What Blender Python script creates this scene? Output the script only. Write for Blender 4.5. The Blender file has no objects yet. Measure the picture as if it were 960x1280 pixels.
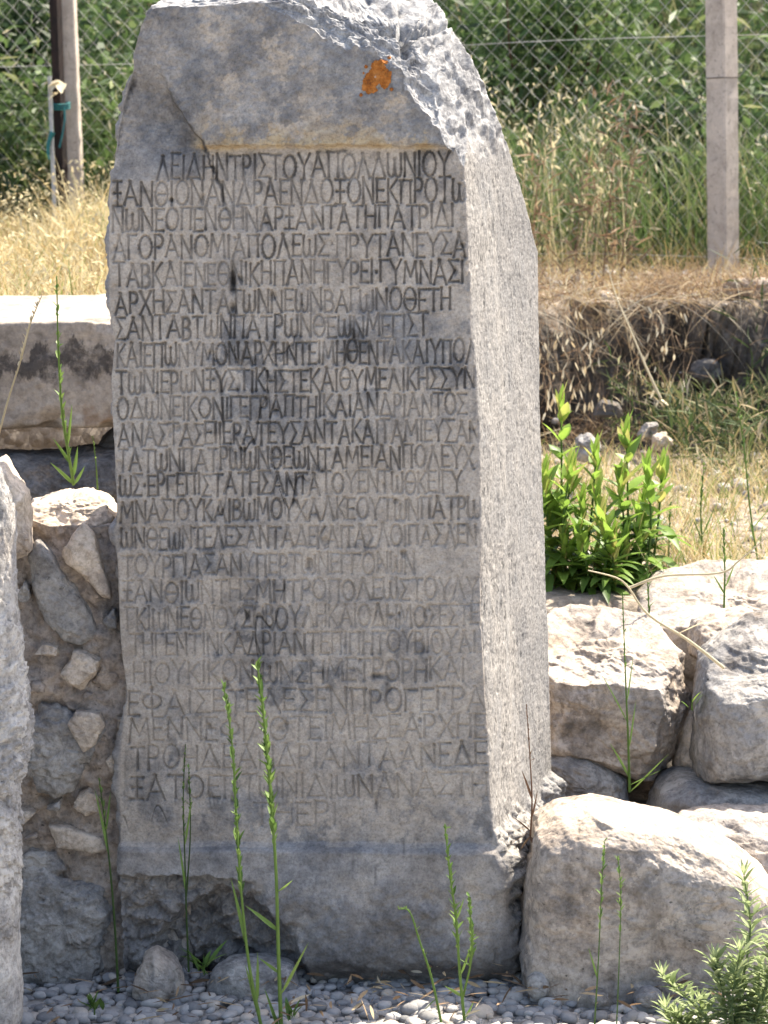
import bpy, math, random
import numpy as np
from mathutils import Matrix, Vector

R = math.radians
scene = bpy.context.scene
col = scene.collection
rng = np.random.default_rng(7)
random.seed(7)

# ------------------------------------------------------------------ camera
EYE = np.array([0.0, 0.0, 1.6])
FPX = 3240.0                      # focal length in pixels of a 960 x 1280 frame
PITCH, ROLL = R(7.68), R(-1.5)
cam_d = bpy.data.cameras.new('camera')
cam = bpy.data.objects.new('camera', cam_d)
col.objects.link(cam)
CM = Matrix.Rotation(math.pi / 2 - PITCH, 4, 'X') @ Matrix.Rotation(ROLL, 4, 'Z')
cam.matrix_world = Matrix.Translation(Vector(EYE)) @ CM
cam_d.sensor_fit = 'VERTICAL'
cam_d.sensor_height = 36.0
cam_d.sensor_width = 27.0
cam_d.lens = FPX / 1280 * 36.0
cam_d.clip_start = 0.05
cam_d.clip_end = 2000
cam_d.dof.use_dof = True
cam_d.dof.focus_distance = 5.05
cam_d.dof.aperture_fstop = 10.0
scene.camera = cam
CR = np.array(CM.to_3x3())

# ------------------------------------------------------------------ light
SUN = np.array([0.43, 0.385, 0.815]); SUN /= np.linalg.norm(SUN)
sun_el = math.asin(SUN[2]); sun_az = math.atan2(SUN[0], SUN[1])
world = bpy.data.worlds.new('World'); scene.world = world
world.use_nodes = True
wn = world.node_tree
sky = wn.nodes.new('ShaderNodeTexSky'); sky.sky_type = 'NISHITA'
sky.sun_disc = False; sky.sun_elevation = sun_el; sky.sun_rotation = sun_az
sky.dust_density = 3.0; sky.ozone_density = 0.8; sky.air_density = 0.9
wn.nodes['Background'].inputs['Strength'].default_value = 0.12
wn.links.new(sky.outputs[0], wn.nodes['Background'].inputs[0])
sl = bpy.data.lights.new('sun', 'SUN'); sl.energy = 4.4; sl.angle = R(0.53); sl.color = (1.0, 0.91, 0.77)
so = bpy.data.objects.new('sun', sl); col.objects.link(so)
so.rotation_euler = Vector(SUN).to_track_quat('Z', 'Y').to_euler()
so.location = (6, 4, 12)
scene.view_settings.view_transform = 'Standard'
scene.view_settings.look = 'None'
scene.view_settings.gamma = 1
scene.view_settings.exposure = 1.78
scene.view_settings.use_curve_mapping = False

# ------------------------------------------------------------------ numpy helpers
def at(px, py, y):
    """point of the plane at distance y that stands behind a photo pixel"""
    d = CR @ np.array([(px - 480) / FPX, -(py - 640) / FPX, -1.0])
    return EYE + d * (y / d[1])

def hash3(ix, iy, iz, seed):
    h = (ix.astype(np.uint32) * np.uint32(374761393) + iy.astype(np.uint32) * np.uint32(668265263)
         + iz.astype(np.uint32) * np.uint32(2147483647) + np.uint32(seed * 144665 & 0xffffffff))
    h = (h ^ (h >> np.uint32(13))) * np.uint32(1274126177)
    h = (h ^ (h >> np.uint32(15))) * np.uint32(2246822519)
    return ((h ^ (h >> np.uint32(16))) & np.uint32(0xffff)).astype(np.float32) / 32767.5 - 1

def vnoise(p, f, seed=0):
    """smooth value noise in [-1, 1]"""
    q = np.asarray(p, np.float32) * np.float32(f) + np.float32(1000.37)
    i = np.floor(q).astype(np.int64); t = (q - i).astype(np.float32)
    t = t * t * (3 - 2 * t)
    r = 0
    for dx in (0, 1):
        wx = t[:, 0] if dx else 1 - t[:, 0]
        for dy in (0, 1):
            wy = t[:, 1] if dy else 1 - t[:, 1]
            for dz in (0, 1):
                wz = t[:, 2] if dz else 1 - t[:, 2]
                r = r + wx * wy * wz * hash3(i[:, 0] + dx, i[:, 1] + dy, i[:, 2] + dz, seed)
    return r

ROT = np.array([[0.36, 0.48, -0.8], [-0.8, 0.6, 0.0], [0.48, 0.64, 0.6]])
def fbm(p, f, octaves=4, seed=0, gain=0.5, ridged=False):
    p = np.asarray(p, float)
    a, s, r = 1.0, 0.0, 0
    for o in range(octaves):
        n = vnoise(p, f, seed + o)
        if ridged: n = 1 - 2 * np.abs(n)
        r = r + a * n; s += a; a *= gain; f *= 2.03; p = p @ ROT.T
    return r / s * 1.5

def terr(q, k):
    """turns smooth relief into plateaus with short steep steps, like broken stone"""
    q = q * k; fl = np.floor(q); return (fl + smooth(.32, .68, q - fl)) / k

def smooth(e0, e1, x):
    t = np.clip((x - e0) / (e1 - e0), 0, 1)
    return t * t * (3 - 2 * t)

def new_obj(name, me, parent=None, loc=None):
    o = bpy.data.objects.new(name, me)
    col.objects.link(o)
    if loc is not None: o.location = loc
    if parent is not None: o.parent = parent
    return o

def tag(o, label=None, cat=None, group=None, kind=None):
    for k, v in (('label', label), ('category', cat), ('group', group), ('kind', kind)):
        if v: o[k] = v
    return o

def thing(name, label, cat, loc=(0, 0, 0), group=None):
    o = bpy.data.objects.new(name, None); o.empty_display_size = 0.1
    col.objects.link(o); o.location = loc
    return tag(o, label, cat, group)

def origin_of(o):
    return np.array(o.location) if o.parent is None else np.array(o.location) + origin_of(o.parent)

def mesh(name, V, F, mat, parent=None, origin=None, shade=True, attrs=None, mats=None, fmat=None):
    """V (n,3) in world coordinates, F (m,k) faces or a list of such arrays -> ONE object"""
    V = np.asarray(V, np.float64)
    Fs = [np.asarray(f, np.int64) for f in (F if isinstance(F, list) else [F]) if len(f)]
    if parent is not None: org = origin_of(parent)
    elif origin is not None: org = np.asarray(origin, float)
    else:
        org = np.array([V[:, 0].mean(), V[:, 1].mean(), V[:, 2].min()])
    me = bpy.data.meshes.new(name)
    me.vertices.add(len(V)); me.vertices.foreach_set('co', (V - org).astype(np.float32).ravel())
    nl = sum(f.size for f in Fs); npoly = sum(len(f) for f in Fs)
    me.loops.add(nl); me.polygons.add(npoly)
    me.loops.foreach_set('vertex_index', np.concatenate([f.ravel() for f in Fs]).astype(np.int32))
    tot = np.concatenate([np.full(len(f), f.shape[1]) for f in Fs])
    me.polygons.foreach_set('loop_start', np.concatenate([[0], np.cumsum(tot)[:-1]]).astype(np.int32))
    me.polygons.foreach_set('use_smooth', np.full(npoly, shade, dtype=bool))
    for m in (mats or [mat]): me.materials.append(m)
    if fmat is not None: me.polygons.foreach_set('material_index', np.asarray(fmat, np.int32))
    for k, a in (attrs or {}).items():
        at_ = me.attributes.new(k, 'FLOAT', 'POINT'); at_.data.foreach_set('value', np.asarray(a, np.float32))
    me.update(calc_edges=True); me.validate()
    o = new_obj(name, me, parent, None if parent is not None else org)
    return o

def grid_faces(nu, nv, wrap=False, off=0):
    """rows nv, columns nu; vertex index = row*nu + column"""
    cu = nu if wrap else nu - 1
    a = np.arange(cu); b = (a + 1) % nu
    r = np.arange(nv - 1)[:, None] * nu
    return np.stack([r + a, r + b, r + nu + b, r + nu + a], -1).reshape(-1, 4) + off

class MB:
    """collects geometry (with a per-vertex tint) for one mesh"""
    def __init__(s): s.V = []; s.F4 = []; s.F3 = []; s.T = []; s.n = 0
    def add(s, V, F, tint=0.5):
        V = np.asarray(V, float); F = np.asarray(F, np.int64)
        s.V.append(V); (s.F4 if F.shape[1] == 4 else s.F3).append(F + s.n)
        s.T.append(np.broadcast_to(np.asarray(tint, float), (len(V),))); s.n += len(V)
    def build(s, name, mat, parent=None, origin=None, shade=True):
        F = [np.concatenate(f) for f in (s.F4, s.F3) if f]
        return mesh(name, np.concatenate(s.V), F, mat, parent, origin, shade, {'tint': np.concatenate(s.T)})
    def tube(s, pts, r0, r1=None, sides=6, tint=0.5):
        P = np.asarray(pts, float); n = len(P); r1 = r0 if r1 is None else r1
        T = np.gradient(P, axis=0); T /= np.linalg.norm(T, axis=1)[:, None] + 1e-9
        up = np.array([0.31, -0.9, 0.3]); A = np.cross(T, up); A /= np.linalg.norm(A, axis=1)[:, None] + 1e-9
        B = np.cross(T, A)
        rad = np.linspace(r0, r1, n)[:, None, None]
        th = np.arange(sides) * 2 * math.pi / sides
        V = P[:, None] + rad * (A[:, None] * np.cos(th)[None, :, None] + B[:, None] * np.sin(th)[None, :, None])
        s.add(V.reshape(-1, 3), grid_faces(sides, n, True), tint)
        for e in (0, n - 1):
            base = len(s.V); c = V[e]
            if sides >= 4:
                idx = np.array([[0, i, i + 1] for i in range(1, sides - 1)])
                s.add(c, idx if e else idx[:, ::-1], tint)
    def leaf(s, base, d, length, width, droop=0.3, side=None, tint=0.5, segs=4, fold=0.25, shape=1.0):
        """a pointed leaf that bends along its length and is folded at its midrib"""
        d = np.asarray(d, float); d = d / np.linalg.norm(d)
        sd = np.cross(d, [0, 0, 1]) if side is None else np.asarray(side, float)
        if np.linalg.norm(sd) < 1e-3: sd = np.array([1.0, 0, 0])
        sd = sd / np.linalg.norm(sd); nrm = np.cross(sd, d)
        t = np.linspace(0, 1, segs + 1)
        mid = base + np.outer(t * length, d) + np.outer(-droop * length * t ** 2, [0, 0, 1])
        w = width * 0.5 * np.sin(np.pi * np.clip(t ** (0.75 * shape) * 0.96 + 0.04, 0, 1)) ** 0.8
        L = mid - w[:, None] * sd + (fold * w)[:, None] * nrm
        Rr = mid + w[:, None] * sd + (fold * w)[:, None] * nrm
        V = np.stack([L, mid, Rr], 1).reshape(-1, 3)
        s.add(V, grid_faces(3, segs + 1), tint)

def curve(pts, n=14):
    """smooth polyline through a few points (Catmull-Rom)"""
    P = np.asarray(pts, float); P = np.vstack([2 * P[0] - P[1], P, 2 * P[-1] - P[-2]])
    out = []
    m = len(P) - 3
    for k in range(m):
        for t in np.linspace(0, 1, max(2, n // m), endpoint=(k == m - 1)):
            a, b, c, d = P[k:k + 4]
            out.append(0.5 * (2 * b + (c - a) * t + (2 * a - 5 * b + 4 * c - d) * t * t + (3 * b - a - 3 * c + d) * t ** 3))
    return np.array(out)

def px_path(pp, y0, y1=None, n=14):
    y1 = y0 if y1 is None else y1
    P = [at(p[0], p[1], y0 + (y1 - y0) * i / max(1, len(pp) - 1)) for i, p in enumerate(pp)]
    return curve(P, n)

# ------------------------------------------------------------------ materials
class NT:
    def __init__(s, name):
        s.m = bpy.data.materials.new(name); s.m.use_nodes = True
        s.t = s.m.node_tree; s.b = s.t.nodes['Principled BSDF']
        s.b.inputs['Roughness'].default_value = 0.9
        s.b.inputs['Specular IOR Level'].default_value = 0.25
    def n(s, k, **kw):
        nd = s.t.nodes.new(k)
        for a, v in kw.items(): setattr(nd, a, v)
        return nd
    def l(s, a, b): s.t.links.new(a, b)
    def pos(s, scale=(1, 1, 1)):
        g = s.n('ShaderNodeNewGeometry'); mp = s.n('ShaderNodeMapping'); mp.inputs['Scale'].default_value = scale
        s.l(g.outputs['Position'], mp.inputs['Vector']); return mp.outputs[0]
    def noise(s, vec, scale, detail=4, rough=0.55, dist=0.0):
        nd = s.n('ShaderNodeTexNoise'); nd.inputs['Scale'].default_value = scale; nd.inputs['Detail'].default_value = detail
        nd.inputs['Roughness'].default_value = rough; nd.inputs['Distortion'].default_value = dist
        s.l(vec, nd.inputs['Vector']); return nd.outputs['Fac']
    def voro(s, vec, scale, feature='F1'):
        nd = s.n('ShaderNodeTexVoronoi', feature=feature); nd.inputs['Scale'].default_value = scale
        s.l(vec, nd.inputs['Vector']); return nd.outputs['Distance']
    def ramp(s, fac, stops):
        r = s.n('ShaderNodeValToRGB'); e = r.color_ramp.elements
        while len(e) < len(stops): e.new(0.5)
        for el, (p, c) in zip(e, stops):
            el.position = p; el.color = tuple(c) + (1,) if len(c) == 3 else c
        s.l(fac, r.inputs[0]); return r.outputs[0]
    def rng(s, fac, a, b, c=0.0, d=1.0):
        r = s.n('ShaderNodeMapRange'); r.interpolation_type = 'SMOOTHSTEP'
        for i, v in enumerate((a, b, c, d)): r.inputs[i + 1].default_value = v
        s.l(fac, r.inputs[0]); return r.outputs[0]
    def math(s, op, a, b=None):
        m = s.n('ShaderNodeMath', operation=op)
        for i, v in enumerate((a, b)):
            if v is None: continue
            if isinstance(v, (int, float)): m.inputs[i].default_value = v
            else: s.l(v, m.inputs[i])
        return m.outputs[0]
    def mix(s, fac, a, b, blend='MIX'):
        m = s.n('ShaderNodeMix', data_type='RGBA', blend_type=blend)
        for i, v in ((0, fac), (6, a), (7, b)):
            if isinstance(v, (int, float)): m.inputs[i].default_value = v
            elif isinstance(v, (tuple, list)): m.inputs[i].default_value = tuple(v) + (1,)
            else: s.l(v, m.inputs[i])
        return m.outputs[2]
    def attr(s, name):
        a = s.n('ShaderNodeAttribute'); a.attribute_name = name; return a.outputs['Fac']
    def bump(s, h, strength=0.5, dist=0.01):
        b = s.n('ShaderNodeBump'); b.inputs['Strength'].default_value = strength; b.inputs['Distance'].default_value = dist
        s.l(h, b.inputs['Height']); s.l(b.outputs[0], s.b.inputs['Normal'])
    def color(s, c):
        if isinstance(c, (tuple, list)): s.b.inputs['Base Color'].default_value = tuple(c) + (1,)
        else: s.l(c, s.b.inputs['Base Color'])
        return s.m

def stone_mat(name, light=(0.46, 0.40, 0.33), mid=(0.33, 0.28, 0.23), dark=(0.15, 0.135, 0.12), grey=(0.27, 0.265, 0.26), greyness=0.5,
              pits=0.5, bump=0.6, warm=(0.40, 0.28, 0.17), warmth=0.3):
    t = NT(name); p = t.pos()
    a = t.noise(p, 7, 6, 0.6); b = t.noise(p, 26, 6, 0.65, 0.4); c = t.noise(p, 120, 4, 0.7); g = t.noise(p, 4.3, 4, 0.6, 0.6)
    base = t.ramp(t.math('ADD', t.math('MULTIPLY', a, 0.7), t.math('MULTIPLY', b, 0.3)),
                  [(0.34, dark), (0.43, mid), (0.52, light), (0.64, tuple(min(1, x * 1.15) for x in light))])
    base = t.mix(t.math('MULTIPLY', t.rng(g, 0.46, 0.62), greyness), base, grey)
    base = t.mix(t.math('MULTIPLY', t.rng(t.noise(p, 9.7, 5, 0.6), 0.55, 0.68), warmth), base, warm)
    pit = t.rng(t.noise(t.pos((1, 1, 1.3)), 75, 3, 0.6), 0.66, 0.74)
    base = t.mix(t.math('MULTIPLY', pit, pits), base, (0.06, 0.055, 0.05))
    base = t.mix(0.5, base, t.ramp(c, [(0.34, (0.38, 0.37, 0.36)), (0.5, (0.85, 0.85, 0.85)), (0.64, (1.1, 1.1, 1.1))]), 'MULTIPLY')
    base = t.mix(0.6, base, t.ramp(t.noise(p, 52, 5, 0.7, 0.3), [(0.36, (0.45, 0.44, 0.43)), (0.52, (1, 1, 1))]), 'MULTIPLY')
    st = t.rng(t.noise(t.pos((1, 1, 0.22)), 19, 5, 0.65, 0.3), 0.53, 0.66)
    base = t.mix(t.math('MULTIPLY', st, 0.45), base, tuple(0.45 * x for x in mid))
    wp = t.rng(t.noise(p, 13, 6, 0.7), 0.57, 0.61)
    base = t.mix(t.math('MULTIPLY', wp, 0.5), base, tuple(min(1, 1.2 * x) for x in light))
    h = t.math('ADD', t.math('MULTIPLY', b, 1.0), t.math('ADD', t.math('MULTIPLY', c, 0.45), t.math('MULTIPLY', pit, -0.5)))
    t.bump(h, bump, 0.012)
    return t.color(base)

M = {}
M['boulder'] = stone_mat('pale_limestone', light=(0.47, 0.40, 0.33), mid=(0.32, 0.265, 0.215))
M['boulder_grey'] = stone_mat('weathered_grey_limestone', light=(0.40, 0.37, 0.33), mid=(0.27, 0.25, 0.23), greyness=0.75, pits=0.6)
M['boulder_brown'] = stone_mat('stained_limestone', light=(0.44, 0.37, 0.30), mid=(0.32, 0.265, 0.215), dark=(0.16, 0.135, 0.115), greyness=0.5, pits=0.8, bump=0.45, warmth=0.25)
M['pale'] = stone_mat('pale_rubble', light=(0.60, 0.50, 0.39), mid=(0.52, 0.425, 0.33), dark=(0.38, 0.31, 0.25), greyness=0.15, pits=0.2, bump=0.35, warmth=0.35)
M['mortar'] = stone_mat('lime_mortar', light=(0.47, 0.39, 0.315), mid=(0.37, 0.305, 0.25), dark=(0.21, 0.175, 0.15), greyness=0.35, pits=0.7, bump=0.7)
M['shaded_rock'] = stone_mat('shaded_rock', light=(0.13, 0.12, 0.11), mid=(0.085, 0.078, 0.073), dark=(0.04, 0.036, 0.033), greyness=0.4, pits=0.6)  # limestone in shadow: the shade is darkened into its colour
M['slab'] = stone_mat('lichen_grey_slab', light=(0.50, 0.47, 0.43), mid=(0.36, 0.34, 0.32), dark=(0.16, 0.155, 0.15), greyness=0.4, pits=0.7, bump=0.8, warmth=0.1)

def beam_mat():
    t = NT('cut_stone_beam'); p = t.pos()
    a = t.noise(p, 9, 6, 0.65); c = t.noise(p, 110, 4, 0.7)
    base = t.ramp(a, [(0.3, (0.2, 0.17, 0.14)), (0.45, (0.33, 0.285, 0.235)), (0.62, (0.44, 0.385, 0.32))])
    # dark lichen band along the upper part of the face
    z = t.n('ShaderNodeSeparateXYZ'); t.l(t.pos(), z.inputs[0])
    zz = t.math('ADD', z.outputs[2], t.math('MULTIPLY', t.math('ADD', t.noise(t.pos((1, 1, 0.5)), 13, 6, 0.65), -0.5), 0.30))
    band = t.math('MULTIPLY', t.rng(zz, 1.09, 1.115), t.rng(zz, 1.185, 1.168))
    base = t.mix(t.math('MULTIPLY', band, t.rng(t.noise(p, 17, 6, 0.7), 0.36, 0.54, 0.2, 0.95)), base, (0.075, 0.066, 0.06))
    base = t.mix(0.6, base, t.ramp(t.noise(p, 46, 5, 0.7), [(0.36, (0.5, 0.49, 0.48)), (0.54, (1, 1, 1))]), 'MULTIPLY')
    rust = t.rng(t.noise(p, 6.1, 4, 0.6), 0.56, 0.66)
    base = t.mix(t.math('MULTIPLY', rust, t.rng(zz, 1.08, 1.03, 0, 0.7)), base, (0.21, 0.125, 0.065))
    base = t.mix(0.5, base, t.ramp(c, [(0.3, (0.5, 0.5, 0.5)), (0.7, (1, 1, 1))]), 'MULTIPLY')
    t.bump(t.math('ADD', a, t.math('MULTIPLY', c, 0.4)), 0.5, 0.012)
    return t.color(base)
M['beam'] = beam_mat()

def stele_mat():
    t = NT('inscribed_limestone'); p = t.pos()
    fine = t.noise(p, 190, 4, 0.75); med = t.noise(p, 48, 5, 0.65); big = t.noise(p, 9, 5, 0.6)
    beige = t.ramp(t.math('ADD', t.math('MULTIPLY', big, 0.4), t.math('MULTIPLY', med, 0.6)),
                   [(0.34, (0.29, 0.25, 0.207)), (0.46, (0.372, 0.324, 0.27)), (0.56, (0.432, 0.378, 0.317)), (0.68, (0.485, 0.427, 0.36))])
    grey = t.ramp(t.math('ADD', t.math('MULTIPLY', big, 0.5), t.math('MULTIPLY', med, 0.5)),
                  [(0.34, (0.105, 0.10, 0.10)), (0.47, (0.19, 0.182, 0.178)), (0.57, (0.27, 0.26, 0.25)), (0.68, (0.40, 0.38, 0.355))])
    base = t.mix(t.attr('grey'), beige, grey)
    # clean pale break and right flank
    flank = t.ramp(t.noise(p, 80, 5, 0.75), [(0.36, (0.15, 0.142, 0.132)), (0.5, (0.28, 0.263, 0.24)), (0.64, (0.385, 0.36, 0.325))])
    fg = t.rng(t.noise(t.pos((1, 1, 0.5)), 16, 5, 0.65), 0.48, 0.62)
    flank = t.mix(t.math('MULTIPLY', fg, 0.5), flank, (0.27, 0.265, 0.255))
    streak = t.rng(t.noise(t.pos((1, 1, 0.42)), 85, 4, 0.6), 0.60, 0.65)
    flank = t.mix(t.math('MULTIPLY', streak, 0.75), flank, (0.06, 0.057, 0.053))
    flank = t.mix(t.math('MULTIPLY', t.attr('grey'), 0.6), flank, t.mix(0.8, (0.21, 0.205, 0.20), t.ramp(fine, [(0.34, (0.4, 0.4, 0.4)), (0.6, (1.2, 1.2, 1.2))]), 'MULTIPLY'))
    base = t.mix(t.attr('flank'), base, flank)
    brk = t.ramp(t.noise(p, 30, 6, 0.7, 0.8), [(0.36, (0.13, 0.13, 0.135)), (0.5, (0.29, 0.285, 0.28)), (0.65, (0.46, 0.445, 0.42))])
    base = t.mix(t.attr('fresh'), base, brk)
    base = t.mix(t.attr('ochre'), base, t.ramp(med, [(0.35, (0.33, 0.23, 0.12)), (0.6, (0.45, 0.36, 0.23))]))
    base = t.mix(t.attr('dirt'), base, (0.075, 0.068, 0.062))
    base = t.mix(0.7, base, t.ramp(fine, [(0.34, (0.52, 0.52, 0.52)), (0.5, (0.9, 0.9, 0.9)), (0.66, (1.1, 1.1, 1.1))]), 'MULTIPLY')
    h = t.math('ADD', t.math('MULTIPLY', med, 0.7), t.math('ADD', t.math('MULTIPLY', fine, 0.35), t.math('MULTIPLY', t.math('MULTIPLY', streak, t.attr('flank')), -0.9)))
    t.bump(h, 0.5, 0.008)
    return t.color(base)
M['stele'] = stele_mat()

def lichen_mat():
    t = NT('orange_lichen'); p = t.pos()
    b = t.noise(p, 90, 5, 0.7)
    c = t.ramp(b, [(0.33, (0.16, 0.05, 0.012)), (0.5, (0.34, 0.115, 0.02)), (0.66, (0.46, 0.19, 0.05))])
    c = t.mix(t.math('MULTIPLY', t.rng(t.noise(p, 55, 3, 0.5), 0.62, 0.68), t.attr('core')), c, (0.5, 0.42, 0.34))
    t.bump(b, 0.8, 0.006); return t.color(c)
M['lichen'] = lichen_mat()

def leaf_mat(name, stops, trans=0.35, rough=0.55):
    t = NT(name)
    c = t.ramp(t.attr('tint'), stops)
    c = t.mix(0.35, c, t.ramp(t.noise(t.pos(), 60, 2), [(0.3, (0.6, 0.6, 0.6)), (0.7, (1, 1, 1))]), 'MULTIPLY')
    t.color(c); t.b.inputs['Roughness'].default_value = rough
    tr = t.n('ShaderNodeBsdfTranslucent'); t.l(c, tr.inputs['Color'])
    mx = t.n('ShaderNodeMixShader'); mx.inputs[0].default_value = trans
    t.l(t.b.outputs[0], mx.inputs[1]); t.l(tr.outputs[0], mx.inputs[2])
    out = t.t.nodes['Material Output']; t.l(mx.outputs[0], out.inputs['Surface'])
    return t.m
M['thicket'] = leaf_mat('thicket_green', [(0.0, (0.03, 0.05, 0.022)), (0.3, (0.065, 0.11, 0.038)), (0.6, (0.125, 0.19, 0.06)), (0.82, (0.21, 0.24, 0.10)), (0.95, (0.34, 0.30, 0.17)), (1.0, (0.5, 0.45, 0.33))])
M['bankweed'] = leaf_mat('bank_weed', [(0.0, (0.03, 0.045, 0.018)), (0.4, (0.07, 0.11, 0.035)), (0.6, (0.16, 0.17, 0.07)), (0.8, (0.30, 0.23, 0.12)), (1.0, (0.5, 0.42, 0.28))], .3, .7)
M['dry'] = leaf_mat('dry_grass', [(0.0, (0.20, 0.12, 0.05)), (0.3, (0.38, 0.27, 0.12)), (0.6, (0.52, 0.42, 0.22)), (0.85, (0.62, 0.54, 0.34)), (1.0, (0.20, 0.25, 0.07))], 0.4, 0.6)
M['brush'] = leaf_mat('dry_brush', [(0.0, (0.08, 0.055, 0.035)), (0.35, (0.21, 0.135, 0.08)), (0.65, (0.36, 0.245, 0.145)), (0.9, (0.46, 0.37, 0.23)), (1.0, (0.6, 0.55, 0.42))], 0.35, 0.7)
M['weed'] = leaf_mat('fresh_leaf', [(0.0, (0.075, 0.14, 0.03)), (0.5, (0.17, 0.28, 0.05)), (0.93, (0.29, 0.44, 0.07)), (1.0, (0.42, 0.40, 0.12))], 0.45, 0.45)
M['stalk'] = leaf_mat('green_stalk', [(0.0, (0.05, 0.09, 0.025)), (0.5, (0.12, 0.21, 0.045)), (1.0, (0.22, 0.32, 0.08))], 0.3, 0.5)
M['silver'] = leaf_mat('silvery_leaf', [(0.0, (0.14, 0.19, 0.07)), (0.5, (0.27, 0.34, 0.14)), (1.0, (0.42, 0.48, 0.25))], 0.45, 0.6)
M['straw'] = leaf_mat('straw', [(0.0, (0.30, 0.22, 0.12)), (0.5, (0.52, 0.42, 0.25)), (1.0, (0.68, 0.60, 0.42))], 0.25, 0.5)
M['twig'] = leaf_mat('reddish_twig', [(0.0, (0.07, 0.04, 0.025)), (0.5, (0.17, 0.09, 0.05)), (1.0, (0.30, 0.19, 0.10))], 0.15, 0.7)

def concrete_mat():
    t = NT('post_concrete'); p = t.pos()
    a = t.noise(p, 14, 6, 0.65); b = t.noise(p, 160, 3, 0.6)
    c = t.ramp(a, [(0.32, (0.40, 0.335, 0.275)), (0.5, (0.52, 0.44, 0.365)), (0.68, (0.60, 0.515, 0.43))])
    c = t.mix(t.math('MULTIPLY', t.rng(t.noise(t.pos((1, 1, .2)), 30, 3), 0.6, 0.7), 0.4), c, (0.24, 0.19, 0.14))
    c = t.mix(0.35, c, t.ramp(b, [(0.3, (0.5, 0.5, 0.5)), (0.7, (1, 1, 1))]), 'MULTIPLY')
    c = t.mix(t.math('MULTIPLY', t.rng(t.noise(p, 55, 5, .7), 0.58, 0.62), 0.6), c, (0.22, 0.19, 0.165))
    t.bump(b, 0.4, 0.006); return t.color(c)
M['concrete'] = concrete_mat()
def rust_mat():
    t = NT('rusty_steel'); a = t.noise(t.pos((1, 1, .4)), 40, 5, 0.65)
    return t.color(t.ramp(a, [(0.35, (0.012, 0.009, 0.008)), (0.62, (0.03, 0.018, 0.015)), (0.8, (0.09, 0.04, 0.025))]))
M['rust'] = rust_mat()
def wire_mat():
    t = NT('galvanised_wire'); t.b.inputs['Metallic'].default_value = 0.15; t.b.inputs['Roughness'].default_value = 0.5
    return t.color(t.ramp(t.noise(t.pos(), 9, 3), [(0.35, (0.24, 0.235, 0.22)), (0.65, (0.44, 0.43, 0.40))]))
M['wire'] = wire_mat()
def plain(name, c, rough=0.7):
    t = NT(name); t.b.inputs['Roughness'].default_value = rough
    n = t.noise(t.pos(), 60, 4)
    return t.color(t.ramp(n, [(0.3, tuple(x * 0.75 for x in c)), (0.7, tuple(min(1, x * 1.15) for x in c))]))
M['teal'] = plain('teal_twine', (0.03, 0.16, 0.16))
M['pipe'] = plain('pale_grey_pipe', (0.42, 0.41, 0.39), 0.5)

def pebble_mat():
    t = NT('pebbles')
    c = t.ramp(t.attr('tint'), [(0.0, (0.15, 0.15, 0.15)), (0.35, (0.31, 0.30, 0.29)), (0.7, (0.44, 0.415, 0.385)), (1.0, (0.50, 0.42, 0.33))])
    n = t.noise(t.pos(), 140, 4, 0.65)
    c = t.mix(0.4, c, t.ramp(n, [(0.3, (0.5, 0.5, 0.5)), (0.7, (1, 1, 1))]), 'MULTIPLY')
    t.bump(n, 0.25, 0.004); t.b.inputs['Roughness'].default_value = 0.8
    return t.color(c)
M['pebble'] = pebble_mat()
def ground_mat():
    t = NT('stony_earth'); p = t.pos()
    a = t.noise(p, 3.1, 6, 0.6); b = t.noise(p, 22, 6, 0.7); v = t.voro(p, 26)
    earth = t.ramp(t.math('ADD', t.math('MULTIPLY', a, 0.4), t.math('MULTIPLY', b, 0.6)),
                   [(0.32, (0.12, 0.095, 0.07)), (0.5, (0.25, 0.205, 0.155)), (0.66, (0.40, 0.345, 0.28))])
    peb = t.ramp(v, [(0.0, (0.46, 0.44, 0.41)), (0.45, (0.36, 0.34, 0.31)), (0.75, (0.12, 0.105, 0.09))])
    g = t.attr('gravel')
    c = t.mix(g, earth, peb)
    c = t.mix(t.math('MULTIPLY', t.attr('shaded_soil'), 0.85), c, t.ramp(b, [(0.35, (0.016, 0.013, 0.011)), (0.55, (0.040, 0.033, 0.026)), (0.72, (0.15, 0.132, 0.115))]))  # dark bank earth, with the shade of its face put into the colour
    t.bump(t.math('ADD', t.math('MULTIPLY', b, 0.6), t.math('MULTIPLY', v, -0.8)), 0.8, 0.03)
    return t.color(c)
M['ground'] = ground_mat()

# ------------------------------------------------------------------ terrain
def terrain(x, y):
    x = np.asarray(x, float); y = np.asarray(y, float)
    left = smooth(-0.35, -0.75, x)
    zr = 0.15 * smooth(5.2, 5.5, y) + 0.39 * smooth(5.7, 6.1, y) + 0.08 * smooth(5.8, 8.3, y)
    edge = 8.75 + 0.14 * np.sin(x * 3.1) + 0.09 * np.sin(x * 7.7 + 1) + 0.05 * np.sin(x * 17.3 + 2)
    zr = zr + 0.47 * smooth(edge - 0.02, edge + 0.12, y) + 0.10 * smooth(9.0, 11.2, y)
    zl = 0.70 * smooth(5.3, 5.8, y) + 0.46 * smooth(6.95, 7.3, y) + 0.14 * smooth(7.4, 11.2, y)
    z = zr * (1 - left) + zl * left
    z = z + 0.3 * smooth(11.6, 12.6, y) + 2.6 * smooth(12.2, 18.5, y) + 0.05 * np.maximum(0, y - 18) * smooth(18, 24, y) * smooth(400, 60, y)
    return z

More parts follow.
